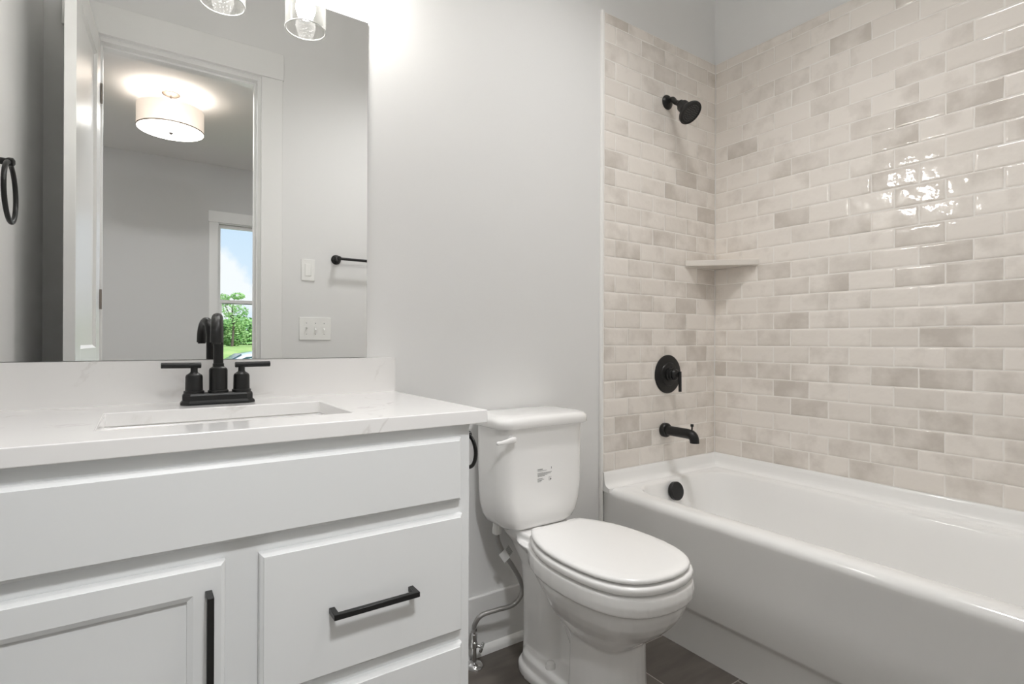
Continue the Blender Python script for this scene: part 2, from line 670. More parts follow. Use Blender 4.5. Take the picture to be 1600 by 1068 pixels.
def tile_field(name, parent, u0, u1, z0, z1, P, zr, ph_even, pitch=0.1508, course=0.0719, gap=0.0030, thick=0.010):
    """P(u, z, depth) gives a world point; rows start at zr; every row is laid half over"""
    bm = B()
    tone = bm.verts.layers.float_vector.new('tone')
    k0 = int(math.floor((z0 - zr) / course)) - 1
    k1 = int(math.ceil((z1 - zr) / course)) + 1
    for k in range(k0, k1):
        a, b = zr + k * course, zr + (k + 1) * course
        if k == -1:
            a = z0
        a, b = max(a, z0), min(b, z1)
        if b - a < 0.006:
            continue
        ph = ph_even + (0 if k % 2 == 0 else pitch / 2)
        j0 = int(math.floor((u0 - ph) / pitch)) - 1
        for j in range(j0, j0 + int((u1 - u0) / pitch) + 4):
            c, d = ph + j * pitch, ph + (j + 1) * pitch
            c, d = max(c, u0), min(d, u1)
            if d - c < 0.006:
                continue
            c += gap / 2
            d -= gap / 2
            aa, bb_ = a + gap / 2, b - gap / 2
            nx, nz_ = max(4, int((d - c) / 0.012)), 6
            tx, tz = RND.uniform(-0.0009, 0.0009), RND.uniform(-0.0009, 0.0009)
            seed = Vector((RND.uniform(0, 99), RND.uniform(0, 99), RND.uniform(0, 99)))
            tn = Vector((RND.random() ** 2.2, RND.random() ** 2.2, RND.random()))
            # spacing crowded at the rims so that the edge rolls over
            us = [0, 0.0015, 0.004] + [0.009 + (d - c - 0.018) * i / nx for i in range(nx + 1)] + [d - c - 0.004, d - c - 0.0015, d - c]
            zs = [0, 0.0015, 0.004] + [0.009 + (bb_ - aa - 0.018) * i / nz_ for i in range(nz_ + 1)] + [bb_ - aa - 0.004, bb_ - aa - 0.0015, bb_ - aa]
            us = sorted(set(max(0, min(d - c, x)) for x in us))
            zs = sorted(set(max(0, min(bb_ - aa, x)) for x in zs))
            grid = []
            for z_ in zs:
                rowv = []
                for u_ in us:
                    e = min(u_, d - c - u_, z_, bb_ - aa - z_)
                    roll = 0.0018 * math.exp(-e / 0.0022)
                    h = thick - roll + tx * (u_ / (d - c) - 0.5) + tz * (z_ / (bb_ - aa) - 0.5)
                    h += 0.0006 * noise.noise(seed + Vector((u_ * 22, z_ * 26, 0)))
                    v = bm.verts.new(P(c + u_, aa + z_, h))
                    v[tone] = tn
                    rowv.append(v)
                grid.append(rowv)
            for r_a, r_b in zip(grid[:-1], grid[1:]):
                for i in range(len(us) - 1):
                    bm.faces.new((r_a[i], r_a[i + 1], r_b[i + 1], r_b[i]))
            # skirts
            rim = grid[0] + [g[-1] for g in grid[1:]] + list(reversed(grid[-1][:-1])) + [g[0] for g in reversed(grid[1:-1])]
            low = []
            for v in rim:
                w = bm.verts.new(v.co)
                w[tone] = tn
                low.append(w)
            cen = P((c + d) / 2, (aa + bb_) / 2, 0)
            nrm = (P(0, 0, 1) - P(0, 0, 0))
            for w in low:
                w.co = w.co - nrm * ((w.co - cen).dot(nrm) - 0.001)
            for i in range(len(rim)):
                jn = (i + 1) % len(rim)
                bm.faces.new((rim[i], rim[jn], low[jn], low[i]))
    return obj(name, bm, M_tile, parent, angle=60)


TZ0, TZ1 = 0.537, 2.380
TX0 = 1.5195
tf = tile_field('tile_field', wall_back, TX0, 2.245, TZ0, TZ1, lambda u, z, h: Vector((u, -h, z)), 0.6115, 1.657)
bm = B()
box(bm, TX0 - 0.002, 2.2548, -0.0085, -0.0004, TZ0, TZ1)
obj('grout', bm, M_grout, tf)
tf = tile_field('tile_field', wall_right, -1.527, -0.010, TZ0, TZ1, lambda u, z, h: Vector((2.255 - h, u, z)), 0.6115, -0.073 - 0.1508 * 12)
bm = B()
box(bm, 2.2465, 2.2548, -1.5285, -0.0005, TZ0, TZ1)
obj('grout', bm, M_grout, tf)
# pale edge trim beside the tile and caulk in the corner and along the top
bm = B()
tube(bm, [(1.511, -0.004, 0.0), (1.511, -0.004, TZ1 + 0.004)], 0.0085, 10)
tag(obj('trim_1', bm, M_caulk), 'pale vertical edge trim beside the shower tile', 'trim', kind='structure')
bm = B()
box(bm, 2.2435, 2.2462, -0.0115, -0.0088, TZ0, TZ1)
obj('caulk_joint', bm, M_caulk, wall_right)

# ------------------------------------------------------------------ doorway: jamb, stop, casing
fr = thing('trim_2', (0.16, YF, 0), 'white casing and jamb around the bathroom doorway', 'door frame', kind='structure')
bm = B()
box(bm, DX0 - 0.018, DX0, YB, YF, 0, DZ + 0.018)
box(bm, DX1, DX1 + 0.018, YB, YF, 0, DZ + 0.018)
box(bm, DX0, DX1, YB, YF, DZ, DZ + 0.018)
obj('jamb', bm, M_trim, fr, bevel=0.0015)
bm = B()
box(bm, DX0, DX0 + 0.010, YF - 0.075, YF - 0.040, 0, DZ)
box(bm, DX1 - 0.010, DX1, YF - 0.075, YF - 0.040, 0, DZ)
box(bm, DX0 + 0.010, DX1 - 0.010, YF - 0.075, YF - 0.040, DZ - 0.010, DZ)
obj('door_stop', bm, M_trim, fr, bevel=0.0015)
bm = B()
box(bm, 0.5075, 0.6115, YF + 0.0004, YF + 0.018, 0, 2.452)
obj('casing_leg', bm, M_trim, fr, bevel=0.002)
bm = B()
box(bm, -0.291, -0.187, YF + 0.0004, YF + 0.018, 0, 2.452)
obj('casing_leg', bm, M_trim, fr, bevel=0.002)
bm = B()
box(bm, -0.303, 0.6165, YF + 0.0004, YF + 0.022, 2.4525, 2.592)
obj('casing_head', bm, M_trim, fr, bevel=0.002)

# door leaf, swung open against the left wall
hx, hy = -0.1665, YF + 0.006
dirv = Vector((-0.0345, 0.62, 0)).normalized()
nrmv = Vector((dirv.y, -dirv.x, 0))      # towards the opening
DW, DT, DH = 0.622, 0.035, 2.418
DM = Matrix((dirv, -nrmv, Vector((0, 0, 1)))).transposed().to_4x4()
DM.translation = Vector((hx, hy, 0.008))
door = thing('door_1', (hx, hy, 0), 'white panelled door swung open beside the doorway', 'door', kind='structure')


def dring(s0, s1, z0, z1, ins, dep):
    return [DM @ Vector(p) for p in ((s0 + ins, dep, z0 + ins), (s1 - ins, dep, z0 + ins), (s1 - ins, dep, z1 - ins), (s0 + ins, dep, z1 - ins))]


bm = B()
# panels: (z0, z1) openings in the leaf; frame as a grid of boxes
ST = 0.108
zs = [0.0, 0.20, 0.905, 1.018, DH - 0.108, DH]
for (s0, s1, z0, z1) in ((0, ST, 0, DH), (DW - ST, DW, 0, DH), (ST, DW - ST, zs[0], zs[1]), (ST, DW - ST, zs[2], zs[3]), (ST, DW - ST, zs[4], zs[5])):
    box(bm, s0, s1, 0, DT, z0, z1, DM)
leaf = obj('leaf', bm, M_door, door, bevel=0.0012)
for (z0, z1) in ((zs[1], zs[2]), (zs[3], zs[4])):
    bm = B()
    loft(bm, [dring(ST, DW - ST, z0, z1, 0.0, 0.001), dring(ST, DW - ST, z0, z1, 0.012, 0.010), dring(ST, DW - ST, z0, z1, 0.014, 0.010),
              ], False, True)
    loft(bm, [dring(ST, DW - ST, z0, z1, 0.0, DT - 0.001), dring(ST, DW - ST, z0, z1, 0.012, DT - 0.010), dring(ST, DW - ST, z0, z1, 0.014, DT - 0.010)], False, True)
    obj('panel', bm, M_door, leaf, angle=25)
for zc in (0.25, 1.2, 2.14):
    bm = B()
    lathe(bm, [(0.006, 0), (0.006, 0.09)], (DX0 + 0.0065, YF + 0.007, zc), (0, 0, 1), 12)
    box(bm, DX0 + 0.0002, DX0 + 0.0022, YF - 0.034, YF + 0.004, zc, zc + 0.09)
    obj('hinge', bm, M_nickel, door)
bm = B()
k = DM @ Vector((DW - 0.062, 0, 0.915))
lathe(bm, [(0.026, 0.0005), (0.026, 0.006), (0.011, 0.009), (0.011, 0.03), (0.024, 0.036), (0.027, 0.048), (0.021, 0.058), (0.0, 0.061)], k, nrmv, 24)
obj('door_knob', bm, M_black, door)

# ------------------------------------------------------------------ bedroom window
win = thing('window_1', (1.12, BY, WZ0), 'tall white double hung window on the bedroom far wall', 'window', kind='structure')
bm = B()
box(bm, WX0 - 0.088, WX0, BY + 0.0004, BY + 0.018, WZ0 - 0.02, WZ1)
obj('casing_leg', bm, M_trim, win, bevel=0.002)
bm = B()
box(bm, WX1, WX1 + 0.088, BY + 0.0004, BY + 0.018, WZ0 - 0.02, WZ1)
obj('casing_leg', bm, M_trim, win, bevel=0.002)
boxo('casing_head', WX0 - 0.096, WX1 + 0.096, BY + 0.0004, BY + 0.022, WZ1 + 0.0005, WZ1 + 0.125, M_trim, win, 0.002)
boxo('sill', WX0 - 0.10, WX1 + 0.10, BY + 0.0004, BY + 0.05, WZ0 - 0.05, WZ0 - 0.021, M_trim, win, 0.003)
bm = B()
FD0, FD1 = BY - 0.085, BY - 0.0
box(bm, WX0, WX0 + 0.010, FD0, FD1, WZ0, WZ1)
box(bm, WX1 - 0.010, WX1, FD0, FD1, WZ0, WZ1)
box(bm, WX0 + 0.010, WX1 - 0.010, FD0, FD1, WZ1 - 0.010, WZ1)
box(bm, WX0 + 0.010, WX1 - 0.010, FD0, FD1, WZ0, WZ0 + 0.010)
obj('window_frame', bm, M_trim, win)
MR = 1.508
for nm, z0, z1, y0, y1 in (('upper_sash', MR - 0.022, WZ1 - 0.011, BY - 0.080, BY - 0.052), ('lower_sash', WZ0 + 0.011, MR + 0.022, BY - 0.048, BY - 0.020)):
    bm = B()
    a, c = WX0 + 0.011, WX1 - 0.011
    sw = 0.022 if nm == 'upper_sash' else 0.034
    box(bm, a, a + sw, y0, y1, z0, z1)
    box(bm, c - sw, c, y0, y1, z0, z1)
    box(bm, a + sw, c - sw, y0, y1, z0, z0 + 0.040)
    box(bm, a + sw, c - sw, y0, y1, z1 - 0.036, z1)
    s = obj(nm, bm, M_trim, win)
    bm = B()
    box(bm, a + sw, c - sw, (y0 + y1) / 2 - 0.002, (y0 + y1) / 2 + 0.002, z0 + 0.040, z1 - 0.036)
    obj('pane', bm, M_pane, s)

# ------------------------------------------------------------------ vanity cabinet
VX0, VX1, VYF, VYP, VT = XL + 0.003, 0.5986, -0.535, -0.5365, 0.8755
van = thing('vanity_cabinet', (0.12, -0.27, 0), 'light grey painted vanity cabinet under the white quartz counter', 'cabinet')
bm = B()
box(bm, VX1 - 0.018, VX1, VYF + 0.0185, -0.002, 0.0, VT)
box(bm, VX0, VX0 + 0.018, VYF + 0.0185, -0.002, 0.0, VT)
box(bm, VX0 + 0.018, VX1 - 0.018, VYF + 0.0185, -0.02, 0.10, 0.118)
box(bm, VX0 + 0.018, VX1 - 0.018, -0.02, -0.002, 0.10, VT)
box(bm, VX0 + 0.018, VX1 - 0.018, -0.47, -0.455, 0.0, 0.10)
obj('carcass', bm, M_cab, van)
bm = B()
yf0, yf1 = VYF, VYF + 0.018
box(bm, VX1 - 0.038, VX1, yf0, yf1, 0.0, VT)
box(bm, VX0, VX0 + 0.038, yf0, yf1, 0.0, VT)
box(bm, 0.116 - 0.01, 0.1687 + 0.01, yf0, yf1, 0.14, 0.675)
for z0, z1 in ((0.835, VT), (0.675, 0.722), (0.10, 0.14)):
    box(bm, VX0 + 0.038, VX1 - 0.038, yf0, yf1, z0, z1)
box(bm, 0.1687 + 0.01, VX1 - 0.038, yf0, yf1, 0.395, 0.437)
obj('face_frame', bm, M_cab, van)


def front(name, x0, x1, z0, z1, panel=False):
    bm = B()
    y = VYP
    rings = [rectring(x0, x1, z0, z1, 0.0005, y), rectring(x0, x1, z0, z1, 0.0, y - 0.001), rectring(x0, x1, z0, z1, 0.0, y - 0.0095),
             rectring(x0, x1, z0, z1, 0.0015, y - 0.0125), rectring(x0, x1, z0, z1, 0.0065, y - 0.0152), rectring(x0, x1, z0, z1, 0.0068, y - 0.0178)]
    if panel:
        rings += [rectring(x0, x1, z0, z1, 0.0475, y - 0.0178), rectring(x0, x1, z0, z1, 0.0560, y - 0.0140), rectring(x0, x1, z0, z1, 0.0563, y - 0.0095)]
    loft(bm, rings)
    return obj(name, bm, M_cab, van, angle=12)


front('false_front', -0.332, 0.5712, 0.7125, 0.8490)
d_l = front('cabinet_door', -0.332, 0.1161, 0.128, 0.6850, True)
d_1 = front('drawer', 0.1687, 0.5745, 0.4285, 0.6830)
d_2 = front('drawer', 0.1687, 0.5745, 0.128, 0.4030)
FYF = VYP - 0.0178


def pull(parent, a, b, sec=0.0105, out=0.035):
    """square-section bar pull with two posts; a, b are its outer ends on the front"""
    a, b = Vector(a), Vector(b)
    L = (b - a).length
    d = (b - a).normalized()
    up = Vector((0, -1, 0))
    s = d.cross(up)
    Mx = Matrix((d, s, up)).transposed().to_4x4()
    Mx.translation = a
    bm = B()
    h = sec / 2
    vs = []
    outl = [(0, 0), (sec, 0), (sec, out - sec), (L - sec, out - sec), (L - sec, 0), (L, 0), (L, out), (0, out)]
    loft(bm, [[Mx @ Vector((p, -h, q)) for p, q in outl], [Mx @ Vector((p, h, q)) for p, q in outl]])
    return obj('handle', bm, M_black, parent, bevel=0.0008, bseg=1)


pull(d_l, (0.0905, FYF, 0.455), (0.0905, FYF, 0.6415)).__setitem__('label', 'black vertical bar handle')
pull(d_1, (0.2875, FYF, 0.5525), (0.4565, FYF, 0.5525)).__setitem__('label', 'black horizontal bar handle')
pull(d_2, (0.2875, FYF, 0.265), (0.4565, FYF, 0.265)).__setitem__('label', 'black horizontal bar handle')

# ------------------------------------------------------------------ countertop, backsplash, basin
CZ, CT = 0.9050, 0.0293
CX0, CX1, CY0, CY1 = XL + 0.002, 0.6343, -0.5557, -0.0015
SX0, SX1, SY0, SY1 = -0.0655, 0.3675, -0.4450, -0.1770
ctop = thing('countertop', (0.13, -0.28, CZ - CT), 'white quartz vanity counter with sink cutout and low backsplash', 'countertop')
bm = B()
o_ = [(CX0, CY0), (CX1, CY0), (CX1, CY1), (CX0, CY1)]
i_ = [(SX0, SY0), (SX1, SY0), (SX1, SY1), (SX0, SY1)]
vo = [[bm.verts.new((x, y, z)) for x, y in o_] for z in (CZ - CT, CZ)]
vi = [[bm.verts.new((x, y, z)) for x, y in i_] for z in (CZ - CT, CZ)]
for k in range(4):
    j = (k + 1) % 4
    bm.faces.new((vo[0][k], vo[0][j], vo[1][j], vo[1][k]))
    bm.faces.new((vi[0][k], vi[0][j], vi[1][j], vi[1][k]))
    bm.faces.new((vo[1][k], vo[1][j], vi[1][j], vi[1][k]))
    bm.faces.new((vo[0][k], vo[0][j], vi[0][j], vi[0][k]))
obj('slab', bm, M_quartz, ctop, bevel=0.0022, bseg=3)
boxo('backsplash', CX0, CX1, -0.0205, -0.0012, CZ - 0.0004, 1.0078, M_quartz, ctop)

sink = thing('sink', (0.151, -0.311, 0.74), 'rectangular white undermount sink basin below the counter cutout', 'sink')
bm = B()
zt = CZ - CT - 0.0004


def sr(e, z, r):
    return rrect(SX0 - e, SX1 + e, SY0 - e, SY1 + e, r, z, 6)


loft(bm, [sr(-0.05, 0.742, 0.03), sr(-0.012, 0.750, 0.04), sr(0.013, 0.79, 0.045), sr(0.016, 0.86, 0.04), sr(0.028, 0.862, 0.03), sr(0.028, zt, 0.03),
          sr(0.006, zt, 0.022), sr(0.003, zt - 0.004, 0.022), sr(0.0, 0.80, 0.03), sr(-0.008, 0.775, 0.035), sr(-0.03, 0.762, 0.04), sr(-0.09, 0.757, 0.03)])
obj('basin', bm, M_porc, sink, angle=50)
bm = B()
lathe(bm, [(0.0, -0.006), (0.030, -0.006), (0.032, 0.002), (0.026, 0.004), (0.018, 0.003), (0.0, 0.004)], (0.151, -0.311, 0.7575), (0, 0, 1), 28)
obj('drain', bm, M_black, sink)

# ------------------------------------------------------------------ basin faucet
FX, FY = 0.1500, -0.0965
fc = thing('faucet', (FX, FY, CZ), 'matte black two handle faucet standing behind the sink', 'faucet')
bm = B()


def octo(hx_, hy_, ch, z):
    return [Vector((FX + a, FY + b, z)) for a, b in ((-hx_ + ch, -hy_), (hx_ - ch, -hy_), (hx_, -hy_ + ch), (hx_, hy_ - ch), (hx_ - ch, hy_), (-hx_ + ch, hy_), (-hx_, hy_ - ch), (-hx_, -hy_ + ch))]


loft(bm, [octo(0.0790, 0.030, 0.016, CZ + 0.0004), octo(0.0790, 0.030, 0.016, CZ + 0.005), octo(0.0765, 0.0275, 0.015, CZ + 0.0085),
          octo(0.0745, 0.026, 0.0145, CZ + 0.010), octo(0.0745, 0.026, 0.0145, CZ + 0.022), octo(0.0725, 0.024, 0.0135, CZ + 0.0265)])
obj('base_plate', bm, M_black, fc, angle=20, bevel=0.0006, bseg=1)
TOPB = CZ + 0.0266
bm = B()
lathe(bm, [(0.0225, 0), (0.0225, 0.005), (0.0200, 0.0065), (0.0200, 0.054), (0.0185, 0.0585), (0.0125, 0.0625), (0.0122, 0.070)], (FX, FY, TOPB), (0, 0, 1), 32)
spout = obj('spout', bm, M_black, fc, angle=28)
bm = B()
ox, oy = 0.1360, -0.190
rr = math.hypot(ox - FX, oy - FY) / 2
dd = Vector((ox - FX, oy - FY, 0)).normalized()
pts = [Vector((FX, FY, TOPB + 0.060)), Vector((FX, FY, 1.03)), Vector((FX, FY, 1.063))]
for i in range(0, 17):
    t = PI * i / 16
    pts.append(Vector((FX, FY, 1.063)) + dd * (rr - rr * math.cos(t)) + Vector((0, 0, rr * 1.0 * math.sin(t))))
pts.append(Vector((ox, oy, 1.052)))
rad = [0.0108] * 3 + [0.0108 + 0.0016 * i / 16 for i in range(17)] + [0.0126]
tube(bm, pts, rad, 24)
obj('gooseneck', bm, M_black, spout, angle=40)
bm = B()
lathe(bm, [(0.0095, 0), (0.0095, 0.004)], (ox, oy, 1.0485), (0, 0, 1), 20)
obj('aerator', bm, M_dark, spout)
for s, hxp in ((-1, FX - 0.0507), (1, FX + 0.0507)):
    bm = B()
    lathe(bm, [(0.0215, 0), (0.0215, 0.0055), (0.0185, 0.007), (0.0180, 0.0395), (0.0165, 0.0435), (0.0085, 0.0495), (0.0075, 0.052), (0.0075, 0.062)], (hxp, FY, TOPB), (0, 0, 1), 28)
    hb = obj('handle', bm, M_black, fc, angle=28)
    bm = B()
    x_in, x_out = hxp - s * 0.0145, hxp + s * (0.0665 if s < 0 else 0.0655)
    tube(bm, [(x_in, FY, TOPB + 0.066), (x_out, FY, TOPB + 0.0668)], 0.0068, 18)
    obj('lever', bm, M_black, hb, angle=40, bevel=0.001, bseg=1)

# ------------------------------------------------------------------ wall mirror
bm = B()
box(bm, XL + 0.004, 0.5498, -0.0060, -0.0006, 1.0090, 2.0070)
mi = obj('wall_mirror', bm, [M_mirror, M_medge], None, smooth=False)
for p in mi.data.polygons:
    p.material_index = 0 if p.normal.y < -0.9 else 1
tag(mi, 'large frameless mirror on the wall above the vanity backsplash', 'mirror')

# ------------------------------------------------------------------ vanity light (its shades show in the mirror)
VLX, VLY = 0.180, -0.147
vl = thing('vanity_light', (VLX, -0.001, 2.20), 'vanity wall light with clear seeded glass shades above the mirror', 'wall light')
boxo('back_plate', VLX - 0.16, VLX + 0.16, -0.024, -0.001, 2.155, 2.265, M_black, vl, 0.003)
bm = B()
tube(bm, [(VLX - 0.27, -0.075, 2.21), (VLX + 0.27, -0.075, 2.21)], 0.009, 12)
box(bm, VLX - 0.012, VLX + 0.012, -0.075, -0.024, 2.20, 2.22)
obj('crossbar', bm, M_black, vl)
for k in (-1, 0, 1):
    x = VLX + k * 0.2245
    bm = B()
    tube(bm, spline([(x, -0.075, 2.21), (x, -0.115, 2.238), (x, VLY, 2.225), (x, VLY, 2.195)], 6), 0.007, 12)
    lathe(bm, [(0.026, 0), (0.026, 0.035), (0.012, 0.045)], (x, VLY, 2.150), (0, 0, 1), 24)
    arm = obj('arm', bm, M_black, vl)
    bm = B()
    R, t_ = 0.0585, 0.0030
    lathe(bm, [(0.020, 0.160), (R, 0.160), (R, 0.0), (R - t_, 0.0), (R - t_, 0.157), (0.020, 0.157)], (x, VLY, 2.006), (0, 0, 1), 48)
    bmesh.ops.delete(bm, geom=[f for f in bm.faces if len(f.verts) > 4], context='FACES_ONLY')
    shade = obj('shade', bm, M_seeded, arm, angle=50)
    bm = B()
    torus(bm, (x, VLY, 2.006), (0, 0, 1), R - t_ / 2, 0.0021, 56, 8)
    obj('rim', bm, M_rimglint, arm)
    bm = B()
    lathe(bm, [(0.012, 0.115), (0.014, 0.085), (0.026, 0.055), (0.029, 0.035), (0.022, 0.012), (0.0, 0.0)], (x, VLY, 2.034), (0, 0, 1), 20)
    obj('bulb', bm, M_bulb, arm)

# ------------------------------------------------------------------ towel ring on the left wall (in the mirror)
tr = thing('towel_ring', (XL, -0.486, 1.556), 'dark towel ring hanging on the left wall beside the vanity', 'towel ring')
bm = B()
lathe(bm, [(0.025, 0.0005), (0.025, 0.006), (0.018, 0.010), (0.011, 0.014), (0.009, 0.044), (0.012, 0.050), (0.012, 0.060), (0.006, 0.064)], (XL, -0.486, 1.558), (1, 0, 0), 24)
obj('post', bm, M_black, tr)
bm = B()
torus(bm, (XL + 0.053, -0.486, 1.472), (1, 0, 0.02), 0.0835, 0.0062)
obj('ring', bm, M_black, tr)

# toilet paper ring on the vanity's right side
pr_ = thing('paper_ring', (VX1, -0.447, 0.833), 'small black ring holder on the vanity side beside the toilet tank', 'paper holder')
bm = B()
lathe(bm, [(0.020, 0.0003), (0.020, 0.006), (0.008, 0.010), (0.007, 0.042), (0.009, 0.046), (0.009, 0.053), (0.004, 0.055)], (VX1, -0.447, 0.832), (1, 0, 0), 24)
obj('post', bm, M_black, pr_)
bm = B()
torus(bm, (0.645, -0.447, 0.7935), (1, 0, 0), 0.0385, 0.0046)
obj('ring', bm, M_black, pr_)

# towel bar on the wall beside the doorway
tb = thing('towel_bar', (1.18, YF, 1.52), 'dark towel bar on the wall right of the doorway casing', 'towel bar')
for x in (0.902, 1.462):
    bm = B()
    lathe(bm, [(0.0275, 0.0005), (0.0275, 0.005), (0.021, 0.011), (0.012, 0.017), (0.010, 0.048), (0.013, 0.052), (0.013, 0.068), (0.008, 0.072)], (x, YF, 1.521), (0, 1, 0), 24)
    obj('post', bm, M_black, tb)
bm = B()
tube(bm, [(0.902, YF + 0.060, 1.521), (1.462, YF + 0.060, 1.521)], 0.0078, 14)
obj('bar', bm, M_black, tb)

# ------------------------------------------------------------------ switches beside the doorway
sw = thing('light_switch', (0.749, YF, 1.392), 'single white rocker light switch above the three toggle plate', 'light switch')
boxo('plate', 0.713, 0.785, YF + 0.0004, YF + 0.006, 1.392, 1.510, M_white_pl, sw, 0.002)
bm = B()
box(bm, 0.7325, 0.7655, YF + 0.0045, YF + 0.0095, 1.418, 1.484)
obj('rocker', bm, M_white_pl, sw, bevel=0.0015)
sw = thing('light_switch', (0.789, YF, 1.064), 'wide white plate of three toggle switches beside the doorway', 'light switch')
boxo('plate', 0.7035, 0.8745, YF + 0.0004, YF + 0.006, 1.0640, 1.1900, M_white_pl, sw, 0.002)
for k, x in enumerate((0.741, 0.789, 0.836)):
    bm = B()
    s = 1 if k == 0 else -1
    box(bm, x - 0.0045, x + 0.0045, YF + 0.0055, YF + 0.009, 1.115, 1.139)
    loft(bm, [[Vector((x + a, YF + 0.007, 1.127 + s * 0.002 + b)) for a, b in ((-0.004, -0.005), (0.004, -0.005), (0.004, 0.005), (-0.004, 0.005))],
              [Vector((x + a, YF + 0.020, 1.127 + s * 0.009 + b)) for a, b in ((-0.003, -0.003), (0.003, -0.003), (0.003, 0.003), (-0.003, 0.003))]])
    obj('toggle', bm, M_white_pl, sw)
    for zz in (1.097, 1.157):
        bm = B()
        lathe(bm, [(0.0028, 0.0), (0.0022, 0.0016)], (x, YF + 0.0058, zz), (0, 1, 0), 10)
        obj('screw', bm, M_chrome, sw)

# ------------------------------------------------------------------ bathtub
TUBX1 = 2.2540
tub = thing('bathtub', (1.89, -0.76, 0), 'white alcove bathtub between the tiled walls', 'bathtub')
bm = B()
YN, YFAR = -0.0012, -1.5285
DK = 0.476


def outer(x, z, r=0.004):
    return rrect(x, TUBX1, YFAR, YN, r, z, 3 * 4)


def inner(x0, x1, y0, y1, r, z):
    return rrect(x0, x1, y0, y1, r, z, 3 * 4)


rings = [outer(1.549, 0.0), outer(1.549, 0.128), outer(1.5455, 0.138), outer(1.534, 0.150), outer(1.5315, 0.158), outer(1.5300, 0.30), outer(1.5290, 0.435),
         outer(1.5275, 0.446), outer(1.5285, 0.455), outer(1.5325, 0.4645), outer(1.540, 0.4715), outer(1.550, DK)]
IX0, IX1, IY0, IY1 = 1.6035, 2.172, -1.430, -0.072
rings += [inner(IX0 - 0.006, IX1 + 0.006, IY0 - 0.006, IY1 + 0.006, 0.126, DK), inner(IX0, IX1, IY0, IY1, 0.12, DK - 0.002), inner(IX0 + 0.005, IX1 - 0.005, IY0 + 0.006, IY1 - 0.005, 0.118, DK - 0.010),
          inner(IX0 + 0.020, IX1 - 0.020, IY0 + 0.06, IY1 - 0.022, 0.115, 0.40), inner(IX0 + 0.038, IX1 - 0.036, IY0 + 0.15, IY1 - 0.045, 0.11, 0.26),
          inner(IX0 + 0.055, IX1 - 0.052, IY0 + 0.22, IY1 - 0.068, 0.11, 0.15), inner(IX0 + 0.075, IX1 - 0.072, IY0 + 0.26, IY1 - 0.090, 0.10, 0.115), inner(IX0 + 0.12, IX1 - 0.115, IY0 + 0.31, IY1 - 0.135, 0.08, 0.102)]
loft(bm, rings, True, True)
# raised flange with a coved foot along the three walls


def sweep(prof, pts, nrm):
    rr_ = []
    for p, n_ in zip(pts, nrm):
        rr_.append([Vector((p[0] + n_[0] * a, p[1] + n_[1] * a, b)) for a, b in prof])
    loft(bm, rr_)


cove = [(0.0, 0.46), (0.0, 0.5365), (0.0075, 0.5365), (0.0105, 0.533), (0.0120, 0.520), (0.0135, 0.500), (0.0165, 0.490), (0.022, 0.4825), (0.032, 0.4775), (0.040, 0.4765), (0.042, 0.46)]
sweep(cove, [(1.5215, -0.0012), (2.2540, -0.0012), (2.2540, -1.5285), (1.5215, -1.5285)], [(0, -1), (-1, -1), (-1, 1), (0, 1)])
# rounded front ends of the flange running down into the front rim
obj('body', bm, M_tub, tub, angle=42)
bm = B()
ovc = Vector((1.848, -0.101, 0.4330))
ova = Vector((0, -1, 0.22)).normalized()
lathe(bm, [(0.020, -0.012), (0.034, -0.010), (0.0385, -0.004), (0.0385, 0.010), (0.036, 0.0135), (0.0, 0.0140)], ovc, ova, 32)
ov = obj('overflow_cover', bm, M_black, tub)
ov['label'] = 'round black overflow cover'
bm = B()
lathe(bm, [(0.0, -0.004), (0.034, -0.004), (0.035, 0.003), (0.026, 0.005), (0.0, 0.007)], (1.885, -0.30, 0.1022), (0, 0, 1), 28)
obj('drain', bm, M_black, tub)

# ------------------------------------------------------------------ shower fittings on the short tiled wall
TY = -0.0104
sh = thing('wall_shower', (1.895, TY, 2.112), 'black shower head on a short bent arm high on the tile', 'shower head')
bm = B()
lathe(bm, [(0.0315, 0.0002), (0.0315, 0.004), (0.027, 0.010), (0.016, 0.016), (0.012, 0.017)], (1.895, TY, 2.112), (0, -1, 0), 32)
obj('flange', bm, M_black, sh)
fcn = Vector((1.895, -0.1375, 2.0195))
fax = Vector((0.06, -0.66, -0.75)).normalized()
neck = fcn - fax * 0.082
bm = B()
tube(bm, spline([(1.895, TY - 0.004, 2.112), (1.895, TY - 0.03, 2.1155), neck + Vector((0, 0.022, 0.012)), neck], 8), 0.0108, 16)
obj('arm', bm, M_black, sh)
bm = B()
lathe(bm, [(0.013, -0.004), (0.0165, 0.0), (0.0175, 0.010), (0.0155, 0.014), (0.024, 0.016), (0.0255, 0.020), (0.0265, 0.038), (0.031, 0.047), (0.0455, 0.062), (0.0505, 0.069), (0.0515, 0.078), (0.0495, 0.082), (0.0455, 0.0822), (0.0445, 0.0795), (0.0, 0.0795)], neck, fax, 40)
hd = obj('shower_head', bm, M_black, sh, angle=30)
_, uu, ww = frame_of(fax)
bm = B()
for ring_r, cnt in ((0.008, 6), (0.017, 12), (0.026, 18), (0.035, 24)):
    for i in range(cnt):
        t = 2 * PI * i / cnt
        lathe(bm, [(0.0018, 0.0), (0.0012, 0.0018)], neck + fax * 0.0796 + (uu * math.cos(t) + ww * math.sin(t)) * ring_r, fax, 8)
nzl = obj('nozzles', bm, mat('nozzle_rubber', (0.16, 0.16, 0.16), 0.6), hd)
nzl['kind'] = 'stuff'

